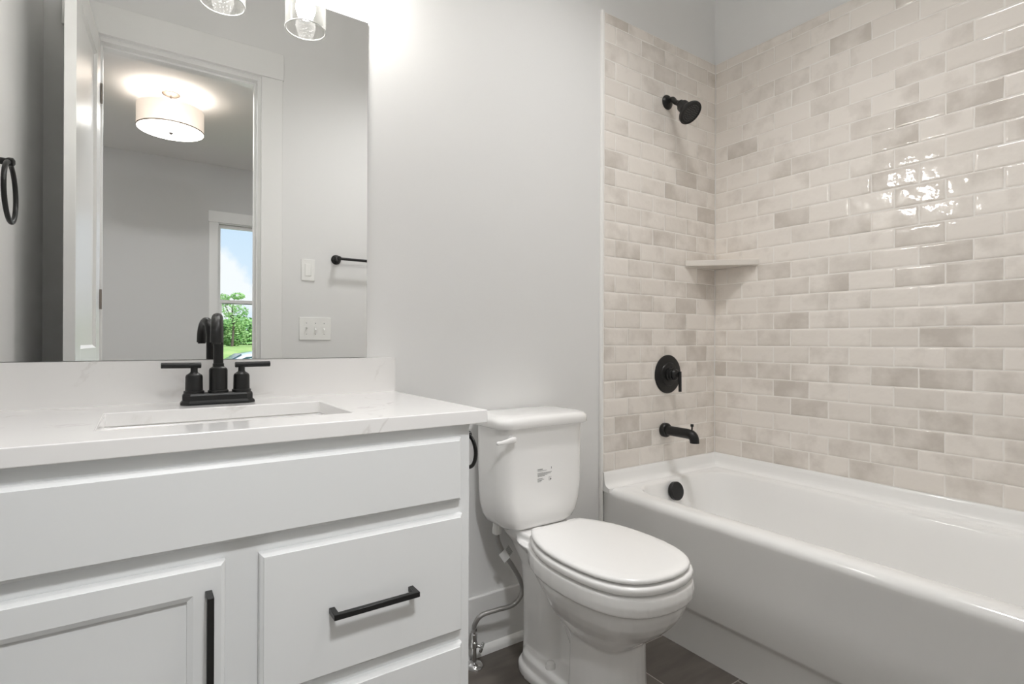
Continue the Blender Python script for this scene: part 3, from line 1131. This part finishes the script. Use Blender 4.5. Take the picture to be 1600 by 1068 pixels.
vv = thing('shower_valve', (1.9055, TY, 0.918), 'round black shower valve plate with lever handle on the tile', 'shower valve')
bm = B()
lathe(bm, [(0.0845, 0.0002), (0.0845, 0.003), (0.081, 0.006), (0.052, 0.0085), (0.050, 0.0115), (0.046, 0.0125), (0.0, 0.0125)], (1.9055, TY, 0.918), (0, -1, 0), 56)
obj('plate', bm, M_black, vv, angle=25)
bm = B()
lathe(bm, [(0.0300, 0.0125), (0.0300, 0.020), (0.0265, 0.022), (0.0265, 0.033), (0.0235, 0.035), (0.0240, 0.043), (0.0185, 0.050), (0.0120, 0.053), (0.0115, 0.060), (0.0, 0.061)], (1.9055, TY, 0.918), (0, -1, 0), 40)
hub = obj('hub', bm, M_black, vv, angle=25)
bm = B()
tube(bm, [(1.9055, TY - 0.0660, 0.9325), (1.9055, TY - 0.0672, 0.8455)], 0.0068, 16)
obj('lever', bm, M_black, hub, angle=40)

ts = thing('tub_spout', (1.8815, TY, 0.675), 'black tub spout with diverter knob below the shower valve', 'tub spout')
bm = B()
lathe(bm, [(0.0300, 0.0002), (0.0310, 0.004), (0.0310, 0.017), (0.0280, 0.022), (0.0240, 0.0235)], (1.8815, TY, 0.6755), (0, -1, 0), 36)
obj('flange', bm, M_black, ts, angle=30)
bm = B()
rings = []
for d, r, dz in ((0.018, 0.0208, 0.0), (0.06, 0.0208, 0.0), (0.115, 0.0208, 0.0), (0.135, 0.0208, -0.001)):
    rings.append([Vector((1.8815 + r * math.cos(2 * PI * i / 28), TY - d, 0.6755 + dz + r * math.sin(2 * PI * i / 28))) for i in range(28)])
for a, r in ((18, 0.0208), (36, 0.0205), (54, 0.0200), (72, 0.0195), (90, 0.019)):
    t = math.radians(a)
    cx_ = Vector((1.8815, TY - 0.135 - 0.024 * math.sin(t), 0.6745 - 0.0245 * (1 - math.cos(t))))
    ay = Vector((0, -math.sin(t), -math.cos(t)))
    axd = Vector((0, -math.cos(t), -math.sin(t)))
    n2_ = Vector((0, math.sin(t), -math.cos(t)))
    rings.append([cx_ + Vector((r * math.cos(2 * PI * i / 28), 0, 0)) - n2_ * r * math.sin(2 * PI * i / 28) for i in range(28)])
last = rings[-1]
rings.append([p + Vector((0, -0.001, -0.009)) for p in last])
loft(bm, rings)
obj('body', bm, M_black, ts, angle=40)
bm = B()
lathe(bm, [(0.0035, 0.0), (0.0035, 0.012), (0.0062, 0.013), (0.0068, 0.022), (0.0058, 0.0235), (0.0, 0.024)], (1.8815, TY - 0.147, 0.6945), (0, 0, 1), 18)
obj('diverter_knob', bm, M_black, ts)

# corner shelf
bm = B()
tri = [(2.2452, -0.0102), (2.0215, -0.0102), (2.0215, -0.0152), (2.2402, -0.2340), (2.2452, -0.2340)]
loft(bm, [[Vector((x, y, 1.4030)) for x, y in tri], [Vector((x, y, 1.4285)) for x, y in tri]])
tag(obj('corner_shelf', bm, mat('shelf_stone', (0.72, 0.68, 0.63), 0.25), bevel=0.003, bseg=3), 'cream triangular stone shelf in the tiled corner', 'shelf')

# ------------------------------------------------------------------ toilet
TCX = 1.090
EGG = [(0.0, 0.60), (0.03, 0.66), (0.07, 0.735), (0.14, 0.83), (0.22, 0.905), (0.32, 0.962), (0.43, 0.995), (0.54, 1.0), (0.65, 0.978), (0.75, 0.925), (0.83, 0.845), (0.89, 0.745), (0.935, 0.62), (0.968, 0.46), (0.99, 0.26)]


def egg(yb, yf, Wd, z, cx=TCX, back=1.0):
    L_, R_ = [], []
    for s, w in EGG:
        y = yb + (yf - yb) * s
        f = w if s > 0.3 else w * (back + (1 - back) * s / 0.3)
        L_.append(Vector((cx - Wd * f, y, z)))
        R_.append(Vector((cx + Wd * f, y, z)))
    return R_ + [Vector((cx, yf, z))] + list(reversed(L_)) + [Vector((cx, yb, z))]


wc = thing('toilet', (TCX, -0.36, 0), 'white two piece toilet with closed lid between vanity and tub', 'toilet')
bm = B()
loft(bm, [egg(-0.39, -0.555, 0.080, 0.200, TCX, 0.4), egg(-0.37, -0.568, 0.090, 0.228, TCX, 0.4), egg(-0.34, -0.590, 0.106, 0.250, TCX, 0.45), egg(-0.31, -0.617, 0.122, 0.272, TCX, 0.5), egg(-0.28, -0.645, 0.137, 0.295, TCX, 0.55), egg(-0.26, -0.668, 0.150, 0.319, TCX, 0.65), egg(-0.248, -0.684, 0.160, 0.343, TCX, 0.78),
          egg(-0.238, -0.694, 0.167, 0.367, TCX, 0.9), egg(-0.235, -0.699, 0.170, 0.386), egg(-0.232, -0.709, 0.1765, 0.389), egg(-0.230, -0.7115, 0.178, 0.41), egg(-0.230, -0.708, 0.176, 0.432), egg(-0.236, -0.695, 0.165, 0.438)])


def ped(hw, yb, yc, yf, z, n=14, r=0.014):
    """pedestal outline: square-cornered at the back, a half ellipse at the front"""
    out = []
    for i in range(n + 1):
        t = PI * i / n
        out.append(Vector((TCX + hw * math.cos(t), yc - (yc - yf) * math.sin(t), z)))
    out += [Vector((TCX - hw, yb - r, z)), Vector((TCX - hw + r * 0.3, yb - r * 0.3, z)), Vector((TCX - hw + r, yb, z)),
            Vector((TCX + hw - r, yb, z)), Vector((TCX + hw - r * 0.3, yb - r * 0.3, z)), Vector((TCX + hw, yb - r, z))]
    return out


loft(bm, [ped(0.112, -0.412, -0.468, -0.592, 0.0), ped(0.109, -0.415, -0.468, -0.586, 0.03), ped(0.105, -0.418, -0.468, -0.580, 0.15), ped(0.103, -0.420, -0.468, -0.578, 0.27)])
# back outlet column, trapway bulge and neck under the tank
loft(bm, [sellipse(TCX, -0.200, 0.062, 0.086, 0.0, 3.6), sellipse(TCX, -0.200, 0.059, 0.084, 0.10, 3.6), sellipse(TCX, -0.196, 0.059, 0.084, 0.25, 3.4), sellipse(TCX, -0.188, 0.064, 0.090, 0.33, 3), sellipse(TCX, -0.170, 0.082, 0.115, 0.395, 3), sellipse(TCX, -0.163, 0.100, 0.128, 0.425, 3.4), sellipse(TCX, -0.160, 0.104, 0.130, 0.449, 3.6), sellipse(TCX, -0.16, 0.100, 0.126, 0.454, 3.6)])
tube(bm, spline([(TCX, -0.46, 0.15), (TCX, -0.40, 0.13), (TCX, -0.34, 0.20), (TCX, -0.29, 0.255), (TCX, -0.23, 0.22), (TCX, -0.20, 0.08)], 6), 0.040, 18)
loft(bm, [sellipse(TCX, -0.29, 0.014, 0.15, 0.24, 3), sellipse(TCX, -0.29, 0.030, 0.15, 0.32, 3), sellipse(TCX, -0.28, 0.080, 0.15, 0.375, 2.6), sellipse(TCX, -0.27, 0.120, 0.145, 0.415, 2.6), sellipse(TCX, -0.27, 0.134, 0.14, 0.434, 2.6)])
loft(bm, [sellipse(TCX, -0.30, 0.014, 0.17, 0.0, 3), sellipse(TCX, -0.30, 0.014, 0.17, 0.30, 3)])
# foot with a stepped rim
loft(bm, [sellipse(TCX, -0.285, 0.104, 0.168, 0.0, 3.2), sellipse(TCX, -0.285, 0.104, 0.168, 0.022, 3.2), sellipse(TCX, -0.286, 0.099, 0.163, 0.032, 3.2)])
loft(bm, [sellipse(TCX, -0.287, 0.095, 0.158, 0.028, 3.2), sellipse(TCX, -0.287, 0.092, 0.154, 0.060, 3.2), sellipse(TCX, -0.287, 0.084, 0.146, 0.071, 3.2)])
bowl = obj('bowl', bm, M_porc, wc, smooth=True, angle=180)
rm = bowl.modifiers.new('remesh', 'REMESH')
rm.mode = 'VOXEL'
rm.voxel_size = 0.0036
rm.use_smooth_shade = True
sm = bowl.modifiers.new('smooth', 'SMOOTH')
sm.factor = 0.5
sm.iterations = 6

KX = 1.078
bm = B()


def tk(hw, yf, z, r, yb=-0.022):
    return rrect(KX - hw, KX + hw, yf, yb, r, z, 8)


loft(bm, [tk(0.110, -0.176, 0.4565, 0.045, -0.045), tk(0.126, -0.188, 0.460, 0.05, -0.035), tk(0.143, -0.197, 0.472, 0.052), tk(0.156, -0.2025, 0.495, 0.054), tk(0.1655, -0.205, 0.530, 0.054),
          tk(0.170, -0.2055, 0.575, 0.054), tk(0.1720, -0.2055, 0.65, 0.054), tk(0.1745, -0.2055, 0.786, 0.054)])
tank = obj('tank', bm, M_porc, wc, angle=60)
bm = B()


def ld(e, z):
    return rrect(KX - 0.186 + e, KX + 0.186 - e, -0.2245 + e, -0.012 - e * 0.3, 0.055, z, 8)


loft(bm, [ld(0.012, 0.7865), ld(0.003, 0.7868), ld(0.0, 0.790), ld(0.0, 0.806), ld(0.0025, 0.8135), ld(0.009, 0.8195), ld(0.022, 0.823), ld(0.05, 0.8245)])
obj('tank_lid', bm, M_porc, wc, angle=60)
# flush lever
bm = B()
lathe(bm, [(0.0115, 0.0), (0.0115, 0.008), (0.0075, 0.012), (0.007, 0.020), (0.0, 0.021)], (0.936, -0.2056, 0.7560), (0, -1, 0), 20)
rings = []
for x, hz, hy2, z, y in ((0.944, 0.003, 0.004, 0.7575, -0.2235), (0.940, 0.0085, 0.0062, 0.7575, -0.2245), (0.926, 0.0095, 0.0065, 0.7565, -0.2255), (0.905, 0.0075, 0.0055, 0.7545, -0.2275), (0.885, 0.0055, 0.0048, 0.7530, -0.229), (0.876, 0.0060, 0.0050, 0.7530, -0.2295), (0.871, 0.0050, 0.0042, 0.7532, -0.2295), (0.8685, 0.002, 0.002, 0.7532, -0.2295)):
    rings.append([Vector((x, y + hy2 * math.cos(2 * PI * i / 16), z + hz * math.sin(2 * PI * i / 16))) for i in range(16)])
loft(bm, rings)
obj('flush_lever', bm, M_porc, wc, angle=50)


def slab(zs_, outl):
    bm = B()
    rings = []
    for z, e in zs_:
        rings.append(egg(outl[0] - e, outl[1] + e, outl[2] - e, z, TCX, 0.95))
    loft(bm, rings)
    return bm


obj('seat', slab([(0.4410, 0.008), (0.4420, 0.002), (0.4455, 0.0), (0.4555, 0.0), (0.4600, 0.003), (0.4615, 0.010)], (-0.236, -0.7075, 0.1765)), M_seat, wc, angle=60)
obj('seat_lid', slab([(0.4665, 0.012), (0.4668, 0.004), (0.4690, 0.0005), (0.4735, 0.0), (0.4775, 0.003), (0.4800, 0.009), (0.4812, 0.03), (0.4820, 0.09)], (-0.236, -0.7000, 0.1705)), M_seat, wc, angle=60)
for s in (-1, 1):
    bm = B()
    loft(bm, [rrect(TCX + s * 0.070 - 0.020, TCX + s * 0.070 + 0.020, -0.258, -0.2265, 0.006, z, 4) for z in (0.4545, 0.4725)] + [rrect(TCX + s * 0.070 - 0.017, TCX + s * 0.070 + 0.017, -0.255, -0.2295, 0.005, 0.4755, 4)])
    obj('hinge', bm, M_seat, wc)
for sx_, sy_ in ((-0.125, -0.56), (0.125, -0.56), (-0.13, -0.36), (0.13, -0.36)):
    bm = B()
    box(bm, TCX + sx_ - 0.008, TCX + sx_ + 0.008, sy_ - 0.012, sy_ + 0.012, 0.437, 0.4425)
    obj('seat_bumper', bm, M_seat, wc, bevel=0.001)
for s in (-1, 1):
    bm = B()
    lathe(bm, [(0.0150, 0.0), (0.0150, 0.016), (0.0125, 0.023), (0.006, 0.026), (0.0, 0.0265)], (TCX + s * 0.070, -0.300, 0.064), (0, 0, 1), 24)
    obj('bolt_cap', bm, M_porc, wc)

# printed labels: rows of small dark marks
bm = B()
R5 = random.Random(5)


def marks(x0, z, x1, h, y, wmin=0.0015, wmax=0.0045, gap=0.0008):
    x = x0
    while x < x1:
        w = min(R5.uniform(wmin, wmax), x1 - x)
        box(bm, x, x + w, y - 0.0003, y, z, z + h)
        x += w + gap


ly = -0.2056
for (x0, x1, z, h) in ((1.0405, 1.061, 0.6465, 0.0026), (1.0405, 1.077, 0.6425, 0.0013), (1.0405, 1.098, 0.6350, 0.0016), (1.0405, 1.094, 0.6318, 0.0016), (1.0405, 1.080, 0.6286, 0.0016), (1.0405, 1.070, 0.6254, 0.0016),
                       (1.0405, 1.062, 0.6175, 0.0016), (1.0405, 1.067, 0.6143, 0.0013), (1.0405, 1.058, 0.6111, 0.0016), (1.0405, 1.054, 0.6079, 0.0013)):
    marks(x0, z, x1, h, ly)
box(bm, 1.0955, 1.0975, ly - 0.0003, ly, 0.6455, 0.6520)
for a, b, c, d in ((1.0865, 1.0975, 0.6195, 0.6202), (1.0865, 1.0872, 0.6085, 0.6200), (1.0865, 1.0940, 0.6085, 0.6092), (1.0890, 1.0955, 0.6150, 0.6157)):
    box(bm, a, b, ly - 0.0003, ly, c, d)
lathe(bm, [(0.0028, 0.0), (0.0028, 0.0003)], (1.0935, ly, 0.6125), (0, -1, 0), 14)
tl = obj('printed_label', bm, M_ink, tank, smooth=False)
tl['label'] = 'small block of grey printed text'
# the sticker low on the pedestal's front right
bm = B()
for i in range(9):
    box(bm, TCX + 0.045, TCX + 0.082 - (i % 3) * 0.006, -0.581, -0.580, 0.084 - i * 0.0048, 0.0865 - i * 0.0048)
M_st = Matrix.Translation(Vector((0, 0, 0)))
sticker = obj('printed_sticker', bm, M_ink, wc, smooth=False)
sw_ = sticker.modifiers.new('wrap', 'SHRINKWRAP')
sw_.target = bowl
sw_.wrap_method = 'NEAREST_SURFACEPOINT'
sw_.offset = 0.0006

# ------------------------------------------------------------------ supply line
vs_ = thing('shutoff_valve', (0.893, -0.062, 0), 'chrome water shutoff valve standing on the floor behind the vanity side', 'valve')
bm = B()
lathe(bm, [(0.030, 0.0005), (0.029, 0.004), (0.022, 0.010), (0.012, 0.013), (0.010, 0.014)], (0.893, -0.062, 0), (0, 0, 1), 28)
obj('escutcheon', bm, M_chrome, vs_)
bm = B()
lathe(bm, [(0.0075, 0.012), (0.0075, 0.060), (0.0115, 0.062), (0.0115, 0.078), (0.009, 0.080), (0.010, 0.094), (0.010, 0.104), (0.007, 0.106), (0.007, 0.112)], (0.893, -0.062, 0), (0, 0, 1), 12)
obj('valve_body', bm, M_chrome, vs_, angle=25)
bm = B()
lathe(bm, [(0.005, 0.0), (0.005, 0.020), (0.014, 0.021), (0.017, 0.026), (0.014, 0.031), (0.0, 0.032)], (0.893, -0.062, 0.070), (0.72, -0.6, -0.30), 18)
obj('valve_handle', bm, M_chrome, vs_)
hp = [(0.893, -0.062, 0.112), (0.893, -0.064, 0.135), (0.912, -0.075, 0.165), (0.965, -0.085, 0.172), (1.030, -0.086, 0.172), (1.068, -0.083, 0.200), (1.062, -0.082, 0.245), (1.030, -0.082, 0.300), (0.996, -0.082, 0.348), (0.972, -0.082, 0.395), (0.966, -0.082, 0.425)]
hp = hp[:]
hose = thing('supply_hose', (0.893, -0.065, 0.112), 'braided grey supply hose curving from floor valve to tank bottom', 'hose')
bm = B()
tube(bm, spline(hp, 10), 0.0078, 14)
M_braid = mat('braided_steel', (0.42, 0.41, 0.40), 0.34, metal=0.85, bump=(900, 0.8, 0.001))
obj('braid', bm, M_braid, hose, angle=60)
bm = B()
lathe(bm, [(0.0075, 0.0), (0.0085, 0.004), (0.0085, 0.012), (0.006, 0.014)], (0.893, -0.062, 0.1125), (0, 0, 1), 8)
obj('lower_nut', bm, M_chrome, hose, angle=20)
bm = B()
lathe(bm, [(0.007, 0.0), (0.014, 0.004), (0.0155, 0.008), (0.0155, 0.022), (0.0135, 0.030), (0.0135, 0.040)], (0.966, -0.082, 0.420), (0, 0, 1), 10)
un = obj('tank_nut', bm, M_white_pl, hose, angle=20)
un['label'] = 'white plastic coupling nut'
# folded paper tag round the hose
bm = B()
c0 = Vector((0.9955, -0.0830, 0.352))
ax_ = Vector((0.55, 0, -0.83)).normalized()
sd_ = Vector((0.83, 0, 0.55)).normalized()
for (s0, s1, y0, y1) in ((-0.021, 0.004, -0.010, -0.0095), (0.0055, 0.026, -0.0095, -0.0040)):
    q = [c0 + ax_ * a + sd_ * s + Vector((0, y, 0)) for a, s, y in ((-0.017, s0, y0), (0.021, s0, y0), (0.021, s1, y1), (-0.017, s1, y1))]
    q2 = [p + Vector((0, 0.0012, 0)) for p in q]
    loft(bm, [q, q2])
obj('paper_tag', bm, M_paper, hose, smooth=False)
bm = B()
for k in range(5):
    s = 0.0085 + k * 0.0036
    y = -0.0098 + (s - 0.0055) / 0.0205 * 0.0055
    q = [c0 + ax_ * a + sd_ * ss + Vector((0, y, 0)) for a, ss in ((-0.013, s), (0.017, s), (0.017, s + 0.0017), (-0.013, s + 0.0017))]
    loft(bm, [q, [p + Vector((0, 0.0006, 0)) for p in q]])
obj('tag_print', bm, M_ink, hose, smooth=False)

# ------------------------------------------------------------------ bedroom ceiling lamp
LX, LY = 0.176, -3.577
lp = thing('ceiling_lamp', (LX, LY, CEIL), 'lit cream drum ceiling lamp in the bedroom', 'ceiling light')
bm = B()
lathe(bm, [(0.064, -0.0005), (0.064, -0.006), (0.055, -0.014), (0.030, -0.022), (0.010, -0.026), (0.0, -0.026)], (LX, LY, CEIL), (0, 0, 1), 36)
obj('canopy', bm, M_nickel, lp)
bm = B()
lathe(bm, [(0.007, -0.020), (0.007, -0.26)], (LX, LY, CEIL), (0, 0, 1), 12)
obj('stem', bm, M_nickel, lp)
DR, DZ0, DZ1 = 0.233, 2.752, 2.925
bm = B()
lathe(bm, [(DR - 0.003, DZ0), (DR, DZ0), (DR, DZ1), (DR - 0.003, DZ1)], (LX, LY, 0), (0, 0, 1), 72)
bmesh.ops.delete(bm, geom=[f for f in bm.faces if len(f.verts) > 4], context='FACES_ONLY')
vr = [v for v in bm.verts]
obj('drum_shade', bm, M_lampfab, lp, angle=60)
bm = B()
lathe(bm, [(DR + 0.0002, DZ0 - 0.001), (DR + 0.0015, DZ0 - 0.001), (DR + 0.0015, DZ0 + 0.009), (DR + 0.0002, DZ0 + 0.009)], (LX, LY, 0), (0, 0, 1), 72)
bmesh.ops.delete(bm, geom=[f for f in bm.faces if len(f.verts) > 4], context='FACES_ONLY')
obj('shade_band', bm, mat('band_brown', (0.16, 0.12, 0.09), 0.5), lp, angle=60)
bm = B()
lathe(bm, [(DR - 0.004, DZ0 + 0.004), (DR - 0.004, DZ0 - 0.001), (DR * 0.7, DZ0 - 0.010), (0.0, DZ0 - 0.013)], (LX, LY, 0), (0, 0, 1), 64)
obj('diffuser', bm, M_diff, lp)
bm = B()
lathe(bm, [(0.008, 0.0), (0.016, -0.004), (0.014, -0.009), (0.006, -0.015), (0.0, -0.016)], (LX, LY, DZ0 - 0.013), (0, 0, 1), 20)
obj('finial', bm, M_nickel, lp)
light('lamp_light', 'POINT', (LX + 0.05, LY, DZ0 + 0.10), LAMP_W, (1.0, 0.93, 0.85), 0.06)

# ------------------------------------------------------------------ recessed downlight added in the bathroom ceiling as unseen fill
RX, RY = 1.22, -0.80
cl = thing('fill_ceiling_light', (RX, RY, CEIL), 'added unseen round downlight in the bathroom ceiling', 'ceiling light', 'added ceiling fill lights')
bm = B()
lathe(bm, [(0.175, -0.0005), (0.175, -0.004), (0.160, -0.006), (0.156, -0.003)], (RX, RY, CEIL), (0, 0, 1), 40)
obj('rim', bm, M_white_pl, cl)
bm = B()
lathe(bm, [(0.155, -0.0006), (0.155, -0.0020), (0.0, -0.0022)], (RX, RY, CEIL), (0, 0, 1), 40)
obj('lens', bm, emis('fill_lens', (1, 0.98, 0.96), 1.5), cl)
dl = light('fillspot', 'SPOT', (RX, RY, CEIL - 0.012), BATH_FILL_W, (1.0, 0.99, 0.985))
dl.data.spot_size = math.radians(BATH_FILL_CONE)
dl.data.spot_blend = 1.0
dl.data.shadow_soft_size = 0.150

# recessed light added as unseen fill in the bedroom ceiling just outside the doorway
rc = thing('fill_ceiling_light', (0.20, -2.25, CEIL), 'added unseen fill light in the bedroom ceiling outside the doorway', 'ceiling light', 'added ceiling fill lights')
bm = B()
lathe(bm, [(0.195, -0.0005), (0.195, -0.005), (0.180, -0.007), (0.176, -0.003)], (0.20, -2.25, CEIL), (0, 0, 1), 40)
obj('rim', bm, M_white_pl, rc)
bm = B()
lathe(bm, [(0.175, -0.0006), (0.175, -0.0020), (0.0, -0.0022)], (0.20, -2.25, CEIL), (0, 0, 1), 40)
obj('lens', bm, emis('doorway_fill_lens', (1, 0.98, 0.95), 1.5), rc)
light('doorway_fill', 'AREA', (0.20, -2.25, CEIL - 0.008), HALL_FILL_W, (0.985, 0.99, 1.0), 0.34)

# ------------------------------------------------------------------ outdoors, seen through the bedroom window
GZ = -0.70
M_grass = mat('grass', (0.30, 0.44, 0.12), 0.9, var=(1.5, (0.44, 0.52, 0.18)))
M_dirt = mat('red_dirt', (0.62, 0.36, 0.20), 0.9, var=(3, (0.52, 0.30, 0.17)))
def ground_z(y):
    t_ = min(max((-17.0 - y) / 9.5, 0.0), 1.0)
    return GZ + 1.52 * t_ * t_ * (3 - 2 * t_)


bm = B()
ys = [BY - 0.6, -12, -17] + [-17 - 0.75 * i for i in range(1, 14)] + [-34, -48]
loft(bm, [[Vector((-16, y, ground_z(y))), Vector((26, y, ground_z(y))), Vector((26, y, GZ - 0.4)), Vector((-16, y, GZ - 0.4))] for y in ys])
tag(obj('lawn', bm, M_grass), 'green lawn outside the bedroom window', 'lawn', kind='structure')
bm = B()
dr = []
for y in (-19.0, -19.8, -20.6, -21.4, -22.2):
    hw = 1.1 * math.sqrt(max(0.05, 1 - ((y + 20.6) / 1.75) ** 2))
    dr.append([Vector((1.95 - hw, y, ground_z(y) - 0.03)), Vector((1.95 + hw, y, ground_z(y) - 0.03)), Vector((1.95 + hw * 0.9, y, ground_z(y) + 0.02)), Vector((1.95 - hw * 0.9, y, ground_z(y) + 0.02))])
loft(bm, dr)
tag(obj('dirt_patch', bm, M_dirt), 'patch of bare orange dirt on the lawn', 'ground', kind='structure')


def leaf_mat(name, a, b):
    m = mat(name, a, 0.55, spec=0.3, var=(1.7, b))
    return m


M_leaf = leaf_mat('leaf_green', (0.28, 0.50, 0.18), (0.44, 0.62, 0.28))
M_leaf2 = leaf_mat('leaf_light', (0.32, 0.50, 0.16), (0.46, 0.62, 0.26))
M_bark = mat('bark', (0.12, 0.09, 0.07), 0.9)


def foliage(blobs, n, size, seed):
    rn = random.Random(seed)
    bm = B()
    for _ in range(n):
        c, r = rn.choice(blobs)
        while True:
            p = Vector((rn.uniform(-1, 1), rn.uniform(-1, 1), rn.uniform(-1, 1)))
            if 0.25 < p.length < 1:
                break
        p = p.normalized() * p.length ** 0.5
        q = Vector(c) + Vector((p.x * r[0], p.y * r[1], p.z * r[2]))
        d = Vector((rn.uniform(-1, 1), rn.uniform(-1, 1), rn.uniform(-0.6, 1))).normalized()
        _, u, w = frame_of(d)
        s = size * rn.uniform(0.6, 1.3)
        bend = d * s * 0.25
        pts = [q - u * s, q + w * s * 0.45 + bend, q + u * s, q - w * s * 0.45 + bend]
        bm.faces.new([bm.verts.new(x) for x in pts])
    return bm


def tree(name, label, loc, trunk, blobs, n, size, mat_, seed):
    t = thing(name, loc, label, 'tree')
    L = Vector(loc)
    bm = B()
    for pts, r0, r1 in trunk:
        pp = spline([L + Vector(p) for p in pts], 5)
        tube(bm, pp, [r0 + (r1 - r0) * i / (len(pp) - 1) for i in range(len(pp))], 10)
    obj('trunk', bm, M_bark, t)
    obj('foliage', foliage([(L + Vector(c), r) for c, r in blobs], n, size, seed), mat_, t, smooth=False)
    return t


TYY = -26.6
tree('young_tree', 'loose airy young tree rising above the bushes outside the window', (3.42, TYY, ground_z(TYY)),
     [([(0, 0, 0), (0.05, 0, 0.9), (0, 0, 1.7), (0.1, 0, 2.3)], 0.06, 0.012), ([(0, 0, 1.3), (-0.25, 0, 1.8), (-0.4, 0, 2.3)], 0.03, 0.01), ([(0, 0, 1.0), (0.4, 0, 1.5), (0.6, 0, 1.7)], 0.03, 0.01)],
     [((0.35, 0, 1.62), (0.36, 0.3, 0.34)), ((-0.20, 0, 1.75), (0.32, 0.3, 0.36)), ((-0.35, 0, 2.25), (0.24, 0.3, 0.20)), ((0.22, 0, 2.36), (0.30, 0.3, 0.17)), ((0.35, 0, 1.2), (0.45, 0.4, 0.3)), ((-0.1, 0, 1.2), (0.5, 0.4, 0.3))], 1300, 0.062, M_leaf, 3)
bush_spec = [('broad light green bush left of the young tree outside the window', (2.2, -27.6), [((0.1, 0, 0.55), (0.85, 0.6, 0.55)), ((0.3, 0, 0.95), (0.55, 0.5, 0.30))], M_leaf2, 31),
             ('tall rounded green bush behind the young tree outside the window', (3.7, -28.4), [((0, 0, 0.55), (0.62, 0.5, 0.60)), ((0.0, 0, 1.0), (0.5, 0.5, 0.36)), ((-0.25, 0, 0.85), (0.42, 0.4, 0.4))], M_leaf, 32),
             ('lower yellow green bush right of the young tree outside the window', (5.05, -27.4), [((0.0, 0, 0.5), (0.70, 0.6, 0.5)), ((-0.1, 0, 0.85), (0.5, 0.5, 0.32))], M_leaf2, 33)]
for lab, (x, y), blobs, m_, sd2 in bush_spec:
    gz = ground_z(y)
    t = thing('bush', (x, y, gz), lab, 'bush', 'bushes outside the bedroom window')
    L = Vector((x, y, gz))
    bm = B()
    for a in range(4):
        tube(bm, [L + Vector((0.06 * math.cos(a * 1.6), 0.06 * math.sin(a * 1.6), 0)), L + Vector((0.3 * math.cos(a * 1.6), 0.2 * math.sin(a * 1.6), 0.8))], 0.025, 8)
    obj('stems', bm, M_bark, t)
    obj('foliage', foliage([(L + Vector(c), r) for c, r in blobs], 4200, 0.075, sd2), m_, t, smooth=False)
# far tree line
t = thing('tree_line', (8.0, -38.0, 0.82), 'distant line of green trees on the horizon', 'trees', kind='stuff')
blobs = []
rn = random.Random(9)
for i in range(26):
    blobs.append(((-4 + i * 0.9 + rn.uniform(-0.3, 0.3), -38 + rn.uniform(-1, 1), 0.75 + 0.6 + rn.uniform(0, 0.3)), (1.0, 0.8, 0.8 + rn.uniform(0, 0.35))))
obj('foliage', foliage(blobs, 9000, 0.22, 12), M_leaf, t, smooth=False)

# parked car, side view
car = thing('car', (2.68, -15.2, GZ), 'white parked car outside the bedroom window', 'car')
M_carp = mat('car_paint', (0.82, 0.83, 0.84), 0.15, coat=0.6)
M_cgl = mat('car_glass', (0.05, 0.09, 0.10), 0.08)
CXc, CYc = 2.68, -15.2
prof = [(-2.2, 0.32), (-2.24, 0.62), (-2.12, 0.84), (-1.55, 0.98), (-1.15, 1.02), (-0.45, 1.42), (0.2, 1.52), (1.2, 1.48), (1.85, 1.30), (2.15, 1.0), (2.2, 0.6), (2.15, 0.32)]
bm = B()
rings = []
for yy, f in ((-0.86, 0.90), (-0.80, 0.97), (-0.55, 1.0), (0.55, 1.0), (0.80, 0.97), (0.86, 0.90)):
    rings.append([Vector((CXc + x * (0.98 if abs(yy) > 0.8 else 1), CYc + yy * (1 if z < 1.05 else 0.86), GZ + 0.32 + (z - 0.32) * (f if z > 1.0 else 1))) for x, z in prof])
loft(bm, rings)
body = obj('body', bm, M_carp, car, angle=30)
for sgn in (1, -1):
    bm = B()
    y1 = CYc + sgn * 0.755
    for poly in (((-0.98, 1.07), (-0.38, 1.34), (0.28, 1.40), (0.28, 1.06)), ((0.36, 1.06), (0.36, 1.40), (1.15, 1.37), (1.65, 1.22), (1.75, 1.07))):
        loft(bm, [[Vector((CXc + x, y1 + (0.0 if z > 1.2 else sgn * 0.005), GZ + z)) for x, z in poly], [Vector((CXc + x, y1 - sgn * 0.03, GZ + z)) for x, z in poly]])
    obj('side_windows', bm, M_cgl, car, smooth=False)
bm = B()
loft(bm, [[Vector((CXc - 1.13, CYc - 0.66, GZ + 1.045)), Vector((CXc - 1.13, CYc + 0.66, GZ + 1.045)), Vector((CXc - 0.50, CYc + 0.60, GZ + 1.415)), Vector((CXc - 0.50, CYc - 0.60, GZ + 1.415))],
          [Vector((CXc - 1.11, CYc - 0.66, GZ + 1.02)), Vector((CXc - 1.11, CYc + 0.66, GZ + 1.02)), Vector((CXc - 0.48, CYc + 0.60, GZ + 1.39)), Vector((CXc - 0.48, CYc - 0.60, GZ + 1.39))]])
obj('windshield', bm, M_cgl, car, smooth=False)
for wx in (-1.35, 1.35):
    for wy in (-0.80, 0.80):
        bm = B()
        lathe(bm, [(0.20, -0.09), (0.32, -0.09), (0.33, -0.06), (0.33, 0.06), (0.32, 0.09), (0.20, 0.09)], (CXc + wx, CYc + wy, GZ + 0.33), (0, 1, 0), 28)
        obj('wheel', bm, M_dark, car)
